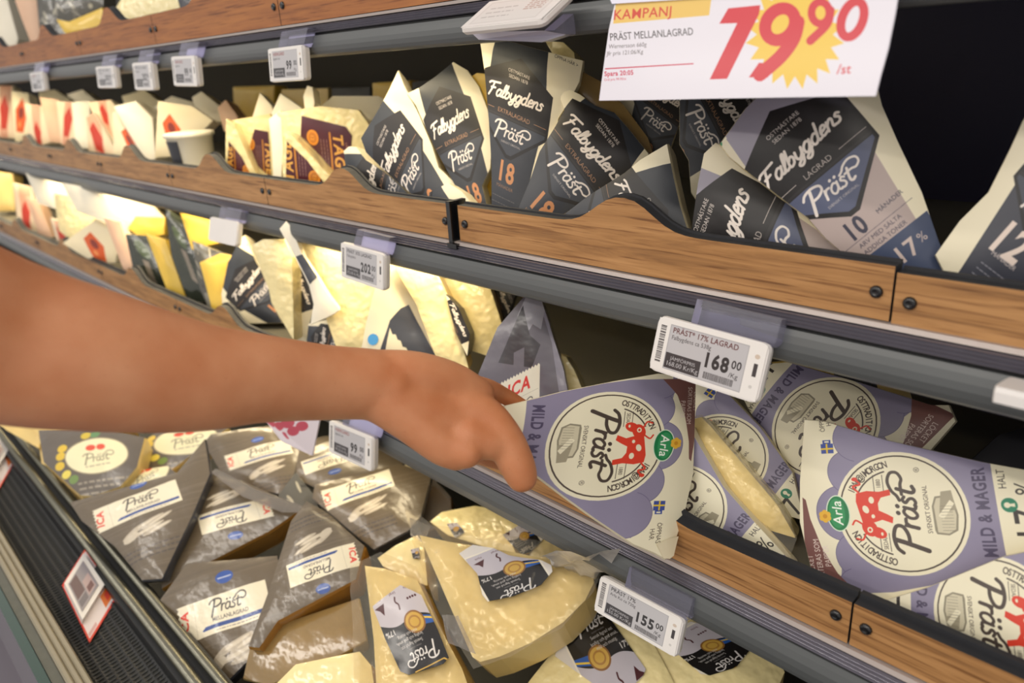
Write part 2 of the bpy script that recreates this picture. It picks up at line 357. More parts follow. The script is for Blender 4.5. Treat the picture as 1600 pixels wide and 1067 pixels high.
def art_tage():
    cv = Canvas('print_maroon_label', 400, (-1, -1, 1, 1), '47141f')
    cv.ell(-.33, -.55, .26, .24, 'cf8423'); cv.ell(-.33, -.55, .18, .17, 'b06a1c'); cv.text('12', -.33, -.63, .2, 'e0a040')
    cv.text('TAGE', .2, .3, .56, 'd9a24a', bold=.03, shear=.12, wx=.95); cv.rect(-.55, .13, .85, .2, 'c07f2a'); rows(cv, -.3, .8, .0, 3, .12, .03, 'a08070', .7, 6)
    cv.text('LAGRAD LÄNGE', .2, .78, .12, 'c09070')
    return cv
def art_oval():
    cv = Canvas('print_oval_label', 400, (-1.5, -1.5, 1.5, 1.5), '5f574f')
    for x, y, c in [(-1.1, .25, 'd9b83a'), (-1.2, -.05, 'd9b83a'), (-1.0, .5, 'd9b83a'), (-1.05, -.35, 'e0cf5a'), (-.2, .85, 'c9b23a'), (-.85, -.55, '6f8a4a'), (.1, .85, '5f8a5a')]: cv.ell(x, y, .17, .12, c, .4)
    cv.ell(0, .1, 1.0, .62, '8a8068'); cv.ell(0, .1, .96, .58, 'e9e2bc')
    cv.ell(-.12, .38, .16, .1, 'd8523a'); cv.ell(.2, .36, .14, .1, 'd8523a'); prast(cv, .05, .02, .95, '6f6a5a', k=.8); rows(cv, -.4, .4, -.25, 1, .1, .04, '8f8a78', .7)
    rows(cv, -.75, .75, -.75, 4, .17, .06, 'a89e8e', .8, 4)
    return cv
def art_orange():
    cv = Canvas('print_orange_label', 200, (-1.5, -1.5, 1.5, 1.5), 'e6d9b8')
    cv.poly([(0, .9), (.8, .2), (.5, -.9), (-.5, -.9), (-.8, .2)], 'd0571f'); cv.ell(0, .1, .32, .3, '7f2a1c'); cv.ell(-.1, -.5, .2, .16, 'e08a4a')
    return cv
def art_red():
    cv = Canvas('print_red_label', 200, (-1.5, -1.5, 1.5, 1.5), 'e3cdb0')
    cv.poly([(-.9, 1.5), (.9, 1.5), (.6, -1.5), (-.6, -1.5)], 'cf9a80'); cv.poly([(0, .9), (.7, .2), (.4, -.9), (-.4, -.9), (-.7, .2)], 'b5331f')
    return cv
def art_green():
    cv = Canvas('print_dark_label', 200, (-1.5, -1.5, 1.5, 1.5), '30352c')
    cv.ell(0, .8, .7, .4, '4c5a3a'); cv.poly([(-.3, .2), (.3, .3), (.5, -1.0), (-.2, -1.1)], '8a7f72'); rows(cv, -.8, .8, -.2, 4, .2, .06, '4f5548', .7, 3)
    return cv
def art_silver():
    cv = Canvas('print_foil_label', 240, (-1.5, -1.5, 1.5, 1.5), '55534c')
    r = random.Random(2)
    for i in range(40): cv.ell(r.uniform(-1.5, 1.5), r.uniform(-1.5, 1.5), r.uniform(.05, .35), r.uniform(.03, .1), r.choice(['8a867a', '3a3833', 'aca795', '6a675d']), r.uniform(0, 3))
    return cv
def bars(cv, x0, y0, x1, y1, n, vert, seed=1, col='3a3638'):
    r = random.Random(seed); k = 0.0
    while k < 1:
        d = r.choice([.4, .8, 1.3]) / n
        if vert: cv.rect(x0, y0 + (y1 - y0) * k, x1, y0 + (y1 - y0) * min(1, k + d * .55), col)
        else: cv.rect(x0 + (x1 - x0) * k, y0, x0 + (x1 - x0) * min(1, k + d * .55), y1, col)
        k += d
def art_tag(title, sub, price, ore, cmpv, tcol='5a2a2a', soft=False):
    cv = Canvas('print_shelf_tag_' + price, 640, (0, 0, 1, .48), 'e4e0dc')
    bars(cv, .03, .08, .085, .42, 22, True)
    cv.rect(.12, .035, .855, .445, 'a5a3a6'); cv.rect(.128, .043, .847, .437, 'b9b7ba')
    cv.text(title, .15, .375, .07, tcol, align=0, bold=.012, wx=.9); cv.text(sub, .15, .315, .055, '3a3638', align=0, wx=.9)
    cv.rect(.128, .05, .47, .19, '3a373a')
    cv.text('JÄMFÖRPRIS', .3, .13, .045, 'b9b7ba'); cv.text(cmpv, .3, .075, .058, 'b9b7ba')
    cv.text(price, .60, .165, .175, '2d2a2c', bold=.04, wx=.8); cv.text(ore, .78, .215, .1, '2d2a2c', bold=.02, wx=.85); cv.text('/Kg', .77, .135, .06, '2d2a2c')
    bars(cv, .51, .06, .78, .12, 36, False, 3)
    cv.rect(.92, .2, .955, .31, '3a3436'); cv.ell(.935, .37, .022, .02, 'c9b8a8'); cv.ell(.93, .11, .015, .015, 'c8c4c0')
    return cv
ART = dict(f18=art_falb('18'), f10=art_falb('10'), f12=art_falb('12'), arla=art_arla(), ica=art_ica(), icab=art_ica(True), wern=art_wern(),
           tage=art_tage(), oval=art_oval(), orange=art_orange(), red=art_red(), green=art_green(), silver=art_silver())
# ------------------------------------------------------------------ materials
def newmat(name):
    m = bpy.data.materials.new(name); m.use_nodes = True
    return m, m.node_tree.nodes, m.node_tree.links, m.node_tree.nodes['Principled BSDF']
def bump(N, L, b, scale, strength, dist=.001, det=3, kind='noise', stretch=None):
    tc = N.new('ShaderNodeTexCoord'); mp = N.new('ShaderNodeMapping')
    if stretch: mp.inputs['Scale'].default_value = stretch
    L.new(tc.outputs['Object'], mp.inputs[0])
    if kind == 'noise': t = N.new('ShaderNodeTexNoise'); t.inputs['Detail'].default_value = det; out = t.outputs['Fac']
    else: t = N.new('ShaderNodeTexVoronoi'); t.feature = 'DISTANCE_TO_EDGE'; out = t.outputs['Distance']
    t.inputs['Scale'].default_value = scale; L.new(mp.outputs[0], t.inputs['Vector'])
    bp = N.new('ShaderNodeBump'); bp.inputs['Strength'].default_value = strength; bp.inputs['Distance'].default_value = dist
    L.new(out, bp.inputs['Height']); L.new(bp.outputs[0], b.inputs['Normal'])
    if 'Coat Normal' in b.inputs: L.new(bp.outputs[0], b.inputs['Coat Normal'])
    return t
def mat(name, col, rough=.5, metal=0, coat=0, sss=0, vary=0, vs=20, bmp=None, spec=.5, trans=0):
    m, N, L, b = newmat(name)
    c = lin(col); b.inputs['Base Color'].default_value = (*c, 1); b.inputs['Roughness'].default_value = rough
    b.inputs['Metallic'].default_value = metal; b.inputs['Coat Weight'].default_value = coat; b.inputs['Coat Roughness'].default_value = .12
    b.inputs['Specular IOR Level'].default_value = spec
    b.inputs['Transmission Weight'].default_value = trans
    if sss: b.inputs['Subsurface Weight'].default_value = sss; b.inputs['Subsurface Radius'].default_value = (.012, .006, .003); b.inputs['Subsurface Scale'].default_value = 1
    tc = N.new('ShaderNodeTexCoord'); t = N.new('ShaderNodeTexNoise'); t.inputs['Scale'].default_value = vs; t.inputs['Detail'].default_value = 4
    L.new(tc.outputs['Object'], t.inputs['Vector'])
    mx = N.new('ShaderNodeMix'); mx.data_type = 'RGBA'
    v = max(vary, .04)
    mx.inputs[6].default_value = (*[max(0, x * (1 - v)) for x in c], 1); mx.inputs[7].default_value = (*[min(1, x * (1 + v)) for x in c], 1)
    L.new(t.outputs['Fac'], mx.inputs[0]); L.new(mx.outputs[2], b.inputs['Base Color'])
    if bmp: bump(N, L, b, *bmp)
    return m
def mat_art(key, rough=.42, coat=0.0, bs=60, bst=.25, bd=.0012):
    cv = ART[key] if isinstance(key, str) else key
    m, N, L, b = newmat('printed_' + cv.name)
    im = N.new('ShaderNodeTexImage'); im.image = cv.image(); im.extension = 'EXTEND'
    L.new(im.outputs[0], b.inputs['Base Color']); b.inputs['Roughness'].default_value = rough
    b.inputs['Coat Weight'].default_value = coat; b.inputs['Coat Roughness'].default_value = .15
    if bst: bump(N, L, b, bs, bst, bd)
    return m
def mat_film(name, tint='f4f0e4', op=.22, rough=.12, bs=45, bst=.9):
    m, N, L, b = newmat(name); out = N['Material Output']
    tr = N.new('ShaderNodeBsdfTransparent'); tr.inputs[0].default_value = (*lin(tint), 1)
    b.inputs['Base Color'].default_value = (*lin(tint), 1); b.inputs['Roughness'].default_value = rough
    bp = bump(N, L, b, bs, bst, .002)
    fr = N.new('ShaderNodeFresnel'); fr.inputs[0].default_value = 1.33
    ad = N.new('ShaderNodeMath'); ad.operation = 'ADD'; ad.inputs[1].default_value = op; ad.use_clamp = True
    L.new(fr.outputs[0], ad.inputs[0]); mx = N.new('ShaderNodeMixShader'); L.new(ad.outputs[0], mx.inputs[0])
    L.new(tr.outputs[0], mx.inputs[1]); L.new(b.outputs[0], mx.inputs[2]); L.new(mx.outputs[0], out.inputs[0])
    return m
def mat_wood(name, c0, c1, c2):
    m, N, L, b = newmat(name)
    tc = N.new('ShaderNodeTexCoord'); mp = N.new('ShaderNodeMapping'); mp.inputs['Scale'].default_value = (2.2, 14, 34)
    L.new(tc.outputs['Object'], mp.inputs[0])
    t = N.new('ShaderNodeTexNoise'); t.inputs['Scale'].default_value = 3.2; t.inputs['Detail'].default_value = 9; t.inputs['Roughness'].default_value = .62; t.inputs['Distortion'].default_value = .6
    L.new(mp.outputs[0], t.inputs['Vector'])
    cr = N.new('ShaderNodeValToRGB'); e = cr.color_ramp.elements
    e[0].position = .30; e[0].color = (*lin(c0), 1); e[1].position = .72; e[1].color = (*lin(c2), 1)
    k = cr.color_ramp.elements.new(.47); k.color = (*lin(c1), 1)
    L.new(t.outputs['Fac'], cr.inputs[0])
    mp2 = N.new('ShaderNodeMapping'); mp2.inputs['Scale'].default_value = (9, 60, 260); L.new(tc.outputs['Object'], mp2.inputs[0])
    t2 = N.new('ShaderNodeTexNoise'); t2.inputs['Scale'].default_value = 1.6; t2.inputs['Detail'].default_value = 3; L.new(mp2.outputs[0], t2.inputs['Vector'])
    cr2 = N.new('ShaderNodeValToRGB'); cr2.color_ramp.elements[0].position = .34; cr2.color_ramp.elements[0].color = (.42, .32, .24, 1); cr2.color_ramp.elements[1].position = .44; cr2.color_ramp.elements[1].color = (1, 1, 1, 1)
    L.new(t2.outputs['Fac'], cr2.inputs[0])
    mx = N.new('ShaderNodeMix'); mx.data_type = 'RGBA'; mx.blend_type = 'MULTIPLY'; mx.inputs[0].default_value = .75
    L.new(cr.outputs[0], mx.inputs[6]); L.new(cr2.outputs[0], mx.inputs[7]); L.new(mx.outputs[2], b.inputs['Base Color'])
    b.inputs['Roughness'].default_value = .5
    bp = N.new('ShaderNodeBump'); bp.inputs['Strength'].default_value = .25; bp.inputs['Distance'].default_value = .0006; L.new(t2.outputs['Fac'], bp.inputs['Height']); L.new(bp.outputs[0], b.inputs['Normal'])
    return m
M = {}
for k in ART: M[k] = mat_art(k)
M['ica'] = mat_art('ica', .3, .6, 35, .6, .003); M['icab'] = mat_art('icab', .3, .5, 30, .4, .003); M['oval'] = mat_art('oval', .3, .5, 35, .5, .003)
M['wern'] = mat_art('wern', .22, .4, 40, .2, .001); M['tage'] = mat_art('tage', .3, .2); M['silver'] = mat_art('silver', .2, .8, 30, .8, .004); M['green'] = mat_art('green', .2, .8, 30, .6, .004)
M['cream'] = mat('cream_paper', 'e2d8ba', .5, vary=.06, vs=25, bmp=(60, .3, .001))
M['creamw'] = mat('pale_paper', 'ece5d2', .45, vary=.05, vs=25, bmp=(50, .3, .001))
M['pinkw'] = mat('pinkish_paper', 'ddb79a', .5, vary=.1, vs=20)
M['slate'] = mat('slate_film', '3d3f47', .35, coat=.3, vary=.15, bmp=(30, .3, .002))
M['charcoal'] = mat('charcoal_paper', '34353b', .45, vary=.1)
M['lav'] = mat('lavender_paper', '8f86a6', .5, vary=.06)
M['cheese'] = mat('cheese_flesh', 'efdca0', .36, coat=1.0, vary=.07, vs=22, bmp=(70, .65, .004, 1.2))
M['cheesed'] = mat('cheese_cut_side', 'e3c67e', .42, coat=.3, vary=.08, vs=30, bmp=(60, .35, .001))
M['cheeseb'] = mat('amber_cheese_side', 'a87a34', .4, coat=.4, vary=.1, vs=30)
M['tan'] = mat('tan_film', '8d7448', .2, coat=.8, vary=.2, vs=30, bmp=(30, .6, .003))
M['cheesey'] = mat('yellow_cheese', 'e2bd48', .4, coat=.4, vary=.06, vs=25, bmp=(35, .4, .002))
M['cheesel'] = mat('pale_cheese', 'eedda2', .38, coat=.9, vary=.05, vs=22, bmp=(75, .8, .004, 1.5))
M['film'] = mat_film('clear_film', tint='fbf8f0', op=.03, rough=.05, bst=1.0); M['gfilm'] = mat_film('grey_film', 'c9c4bf', .22, bst=.5)
M['grey'] = mat('grey_painted_steel', '56595a', .36, vary=.03, spec=.6)
M['greydk'] = mat('dark_grey_steel', '2c2d2e', .5)
M['rib'] = mat('ridged_clear_strip', '74717c', .24, metal=.55, coat=.5, vary=.1, vs=60)
M['lightstrip'] = mat('pale_strip_edge', '9c918c', .3, metal=.2)
M['board'] = mat('shelf_board_steel', '6f6b5e', .45, vary=.05)
M['black'] = mat('black_plastic', '121214', .25, coat=.4)
M['mdf'] = mat('dark_edge_band', '2b2c30', .6, vary=.15, vs=120)
M['white'] = mat('white_plastic', 'e2dedb', .35)
M['clip'] = mat_film('clear_violet_plastic', 'dddcec', .10, .1, 20, .2)
M['wood'] = mat_wood('oak_veneer', '7c5633', 'a67848', 'c2925e')
M['wood1'] = mat_wood('reddish_oak_veneer', '7c4a25', '9a5f31', 'ad7038')
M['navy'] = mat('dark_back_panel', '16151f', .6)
M['chrome'] = mat('brushed_metal_trim', '77766a', .28, metal=.8, vary=.15, vs=90)
M['creammetal'] = mat('pale_ribbed_trim', '9f9681', .4, metal=.3, vary=.1)
# ------------------------------------------------------------------ mesh builders
def link(name, verts, faces, mats, parent=None, loc=None, smooth=False, midx=None, uvs=None):
    me = bpy.data.meshes.new(name)
    loc = Vector(loc) if loc is not None else Vector((0, 0, 0))
    me.from_pydata([tuple(Vector(v) - loc) for v in verts], [], faces)
    for m in (mats if isinstance(mats, (list, tuple)) else [mats]): me.materials.append(m)
    if midx is not None: me.polygons.foreach_set('material_index', midx)
    if smooth: me.polygons.foreach_set('use_smooth', [True] * len(me.polygons))
    if uvs is not None:
        ul = me.uv_layers.new(name='uv')
        vi = np.zeros(len(me.loops), int); me.loops.foreach_get('vertex_index', vi)
        ul.data.foreach_set('uv', np.asarray(uvs, float)[vi].ravel())
    me.update()
    o = bpy.data.objects.new(name, me); COL.objects.link(o)
    if parent is not None: o.parent = parent          # vertices are given relative to the parent's location
    else: o.location = loc
    return o
def tag(o, label, cat, group=None):
    o['label'] = label; o['category'] = cat
    if group: o['group'] = group
    return o
def empty(name, loc, label, cat, group=None):
    o = bpy.data.objects.new(name, None); o.location = loc; o.empty_display_size = .02; COL.objects.link(o)
    return tag(o, label, cat, group)
def tri_in(poly, pts):
    """triangles filling poly (list of 2D points) through the extra inner points"""
    n = len(poly)
    vs = [Vector(p) for p in poly] + [Vector(p) for p in pts]
    r = delaunay_2d_cdt(vs, [], [list(range(n))], 1, 1e-7)
    return [tuple(v) for v in r[0]], [list(f) for f in r[2]]
def inside(poly, p):
    x, y = p[:, 0], p[:, 1]; c = np.zeros(len(p), bool); n = len(poly)
    for i in range(n):
        (x0, y0), (x1, y1) = poly[i], poly[i - 1]
        if y0 == y1: continue
        c ^= ((y0 > y) != (y1 > y)) & (x < (x1 - x0) * (y - y0) / (y1 - y0) + x0)
    return c
def edist(poly, p):
    a = np.asarray(poly); b = np.roll(a, -1, 0); d = np.full(len(p), 1e9)
    for q, r in zip(a, b):
        e = r - q; L = (e * e).sum() + 1e-12
        t = np.clip(((p - q) @ e) / L, 0, 1); d = np.minimum(d, np.hypot(*(p - q - t[:, None] * e).T))
    return d
def densify(poly, step):
    out = []
    for i in range(len(poly)):
        a = np.array(poly[i]); b = np.array(poly[(i + 1) % len(poly)]); k = max(1, int(math.ceil(np.hypot(*(b - a)) / step)))
        for j in range(k): out.append(tuple(a + (b - a) * j / k))
    return out
def area2(p):
    p = np.asarray(p); return ((p[:, 0] * np.roll(p[:, 1], -1) - np.roll(p[:, 0], -1) * p[:, 1]).sum()) / 2
def waves(seed, amp, scale):
    r = np.random.RandomState(seed); k = [(r.normal(size=2) * scale, r.uniform(0, 6.28), r.uniform(.4, 1)) for _ in range(7)]
    def f(p):
        s = np.zeros(len(p))
        for v, ph, a in k: s += a * np.sin(p @ v + ph)
        return s * amp / 2.5
    return f
class Sheet:
    """one face of a pack: an outline on a plane, gently puffed and creased"""
    def __init__(s, plane, poly, puff=.004, wr=.0008, seed=1, wscale=70, edge=.012, sag=None):
        s.pl = plane; s.poly = poly if area2(poly) > 0 else poly[::-1]; s.puff = puff; s.edge = edge
        s.wv = waves(seed, wr, wscale)
    def h(s, p):
        p = np.asarray(p, float); d = edist(s.poly, p)
        return s.puff * (1 - np.exp(-d / s.edge)) + s.wv(p) * np.clip(d / .01, 0, 1)
SEED = [0]
LIM = [None]      # (nearest y behind the shelf front, top of the front, shelf floor) for packs standing on a shelf
def affine_from(anchors, st):
    """anchors: three ((u,v),(px,py)) pairs -> function taking plane coordinates to print coordinates"""
    A = np.array([[*st(*px), 1] for _, px in anchors]); B = np.array([uv for uv, _ in anchors], float)
    X = np.linalg.solve(A, B)
    return lambda q: np.c_[q, np.ones(len(q))] @ X
def uvbox(key, uv):
    cv = ART[key] if isinstance(key, str) else key
    return np.stack([(uv[:, 0] - cv.u0) / (cv.u1 - cv.u0), (uv[:, 1] - cv.v0) / (cv.v1 - cv.v0)], 1)
def rays_plane(ref, lean, yaw, n=None):
    r = dict(ref); px, py = r.pop('at'); return Plane(P(px, py, **r), lean, yaw, n)
def pack(name, label, cat, out, ref, lean=18, yaw=35, art=None, anc=None, front='cream', side='cream', back=None, thick=.03,
         puff=.004, wr=.0008, group=None, shrink=.92, step=.012, frontname='printed_front', sidename='wrapper', edge=.012, wscale=70, n=None,
         round_side=True, parent=None):
    pl = rays_plane(ref, lean, yaw, n)
    if LIM[0] and parent is None:
        ym, zt, zf = LIM[0]
        for _ in range(6):
            pts = [pl.w(*pl.st(*p)) for p in out]
            df = max([ym + puff - q.y for q in pts if zf - .002 < q.z - CZ < zt] or [0])
            if df <= .0003: break
            pl = Plane(pl.O + Vector((0, df, 0)), n=pl.n)
    poly = [pl.st(*p) for p in out]
    if LIM[0] and parent is None:
        fl = CZ + zf + .0015 + thick * max(0, pl.n.z)
        zz = lambda q: pl.w(*q).z - fl
        res = []
        for a_, b_ in zip(poly, poly[1:] + poly[:1]):
            za, zb = zz(a_), zz(b_)
            if za >= 0: res.append(a_)
            if (za < 0) != (zb < 0): t_ = za / (za - zb); res.append((a_[0] + (b_[0] - a_[0]) * t_, a_[1] + (b_[1] - a_[1]) * t_))
        if len(res) > 2: poly = res
    if area2(poly) < 0: poly = poly[::-1]
    poly = densify(poly, step)
    SEED[0] += 1
    sh = Sheet(pl, poly, puff, wr, SEED[0], wscale, edge)
    a = np.array(poly); lo, hi = a.min(0), a.max(0)
    g = np.array([(x, y) for x in np.arange(lo[0], hi[0], step) for y in np.arange(lo[1], hi[1], step * .9)])
    g = g[inside(poly, g)] if len(g) else g.reshape(0, 2)
    if len(g): g = g[edist(poly, g) > step * .35]
    vs, fs = tri_in(poly, [tuple(q) for q in g])
    va = np.array(vs); hh = sh.h(va)
    W = [pl.w(x, y, h) for (x, y), h in zip(vs, hh)]
    base = min(W, key=lambda v: v.z)
    root = empty(name, base, label, cat, group) if parent is None else parent
    loc = root.location
    uv = None
    if art: uv = uvbox(art, affine_from(anc, pl.st)(va))
    fm = M[art] if isinstance(art, str) else (art if art else M[front])
    link(frontname, W, fs, fm, root, loc, True, uvs=uv)
    # sides and back
    c = a.mean(0); n_ = len(poly); V = []; prof = [(0, 1.0), (.12, 1.012), (.6, (1 + shrink) / 2 + .01), (1, shrink)] if round_side else [(0, 1.0), (1, shrink)]
    for k, sc in prof:
        for q in a: V.append(pl.w(*(c + (q - c) * sc), -thick * k))
    F = []
    for r_ in range(len(prof) - 1):
        for i in range(n_):
            j = (i + 1) % n_; F.append([r_ * n_ + i, r_ * n_ + n_ + i, r_ * n_ + n_ + j, r_ * n_ + j])
    k0 = len(V)
    bf, bt = tri_in([tuple(q) for q in (c + (a - c) * shrink)], [])
    V += [pl.w(x, y, -thick) for x, y in bf]; F += [[k0 + i for i in f[::-1]] for f in bt]
    mi = [0] * ((len(prof) - 1) * n_) + [1] * len(bt)
    link(sidename, V, F, [M[side], M[back or side]], root, loc, False, midx=mi)
    root['_'] = 0; del root['_']
    return root, sh
def patch(name, root, sh, out, art=None, anc=None, m=None, off=.0012, step=.01, wr=0, uv=False):
    """a label or film lying on a sheet"""
    pl = sh.pl; poly = [pl.st(*p) for p in out]
    if area2(poly) < 0: poly = poly[::-1]
    poly = densify(poly, step); a = np.array(poly); lo, hi = a.min(0), a.max(0)
    g = np.array([(x, y) for x in np.arange(lo[0], hi[0], step) for y in np.arange(lo[1], hi[1], step)]); g = g[inside(poly, g)] if len(g) else g.reshape(0, 2)
    if len(g): g = g[edist(poly, g) > step * .3]
    vs, fs = tri_in(poly, [tuple(q) for q in g]); va = np.array(vs)
    hh = sh.h(va) + off
    if wr: SEED[0] += 1; hh = hh + waves(SEED[0], wr, 110)(va)
    k = len(vs)
    W = [pl.w(x, y, h) for (x, y), h in zip(vs, hh)] + [pl.w(x, y, h - .0005) for (x, y), h in zip(vs, hh)]
    n_ = len(poly)
    F = fs + [[i + k for i in f[::-1]] for f in fs]
    uvs = None
    if art: uvs = uvbox(art, affine_from(anc, pl.st)(va)); uvs = np.concatenate([uvs, uvs])
    mm = M[art] if isinstance(art, str) else (m if m is not None else art)
    return link(name, W, F, mm, root, root.location, True, uvs=uvs)
def bent_film(name, root, pts3, m, wr=.002, sub=5):
    """a loose flap of clear film through a quad of four world points"""
    a, b, c, d = pts3; V = []; SEED[0] += 1; r = random.Random(SEED[0])
    for i in range(sub + 1):
        for j in range(sub + 1):
            s, t = i / sub, j / sub
            p = a.lerp(b, s).lerp(d.lerp(c, s), t)
            nn = (b - a).cross(d - a).normalized()
            V.append(p + nn * (wr * math.sin(s * 9 + t * 7 + SEED[0]) + r.uniform(-wr, wr) * .5))
    F = [[i * (sub + 1) + j, (i + 1) * (sub + 1) + j, (i + 1) * (sub + 1) + j + 1, i * (sub + 1) + j + 1] for i in range(sub) for j in range(sub)]
    return link(name, V, F, m, root, root.location, True)
def prism_x(name, prof, x0, x1, m, parent=None, loc=None, smooth=False, mi=None):
    """a (y,z) profile, open or closed, pulled along the shelf; z relative to the camera height"""
    n = len(prof); V = [(x, y, CZ + z) for x in (x0, x1) for y, z in prof]
    F = [[i, i + n, (i + 1) % n + n, (i + 1) % n] for i in range(n)] + [list(range(n)), list(range(2 * n - 1, n - 1, -1))]
    return link(name, V, F, m, parent, loc, smooth, midx=mi)
def dome(name, c, r, m, parent, loc):
    V = []; F = []; K = 12
    for i, (rr, h) in enumerate([(1, 0), (.98, .25), (.8, .5), (.45, .65), (.42, .6)]):
        for k in range(K):
            t = 2 * math.pi * k / K; V.append((c[0] + r * rr * math.cos(t), c[1] - r * h, c[2] + r * rr * math.sin(t)))
    for i in range(4):
        for k in range(K): F.append([i * K + k, i * K + (k + 1) % K, (i + 1) * K + (k + 1) % K, (i + 1) * K + k])
    F.append([4 * K + k for k in range(K)])
    return link(name, V, F, m, parent, loc, True)
# ------------------------------------------------------------------ setting
def box(name, lo, hi, m, parent=None, loc=None):
    x0, y0, z0 = lo; x1, y1, z1 = hi
    V = [(x, y, z) for x in (x0, x1) for y in (y0, y1) for z in (z0, z1)]
    return link(name, V, [[0, 1, 3, 2], [4, 6, 7, 5], [0, 4, 5, 1], [2, 3, 7, 6], [0, 2, 6, 4], [1, 5, 7, 3]], m, parent, loc)
M['floor'] = mat('shop_floor_tiles', '837c86', .35, vary=.05, vs=4)
M['ceil'] = mat('ceiling_tiles', 'b9b4a8', .8, vary=.03)
M['backw'] = mat('dark_case_back', '3a362f', .7, vary=.1, vs=8)
o = box('floor', (-7, -3, -.05), (3, 1.2, 0), M['floor']); o['kind'] = 'structure'
o = box('wall_back', (-7, .93, 0), (3, 1.0, 2.6), M['backw']); o['kind'] = 'structure'
o = box('wall_right', (.62, .34, .35), (.66, .93, 2.4), M['navy']); o['kind'] = 'structure'
M['nav2'] = mat('navy_rear_panel', '24213f', .5)
o = box('trim_1', (-.40, .915, .6), (.62, .9295, 2.4), M['nav2']); o['kind'] = 'structure'
X0, X1 = -5.6, .60
SHELVES = [  # name label, front y, seams, wood bottom z, wood top z, rail bottom z, floor z, bump?
    ('top shelf of the cheese case with a reddish oak front and grey price rail', .500, [-5.5, -5.1, -4.7, -4.3, -3.9, -3.5, -3.05, -2.6, -2.158, -1.72, -1.3275, -.9166, -.50, -.08, .34, .60], .052, .096, .0125, .055, 'wood1'),
    ('middle shelf of the case with an oak front behind the open space for the packs', .500, [-5.5, -5.1, -4.7, -4.3, -3.9, -3.4, -2.98, -2.56, -2.16, -1.78, -1.393, -1.036, -.614, -.1675, .28, .60], -.181, -.143, -.2245, -.178, 'wood'),
    ('lower shelf of the case with an oak front below the lavender packs', .460, [-5.5, -5.1, -4.7, -4.3, -3.9, -3.6, -3.2, -2.78, -2.36, -1.83, -1.39, -.98, -.56, -.155, .27, .60], -.418, -.381, -.4655, -.416, 'wood')]
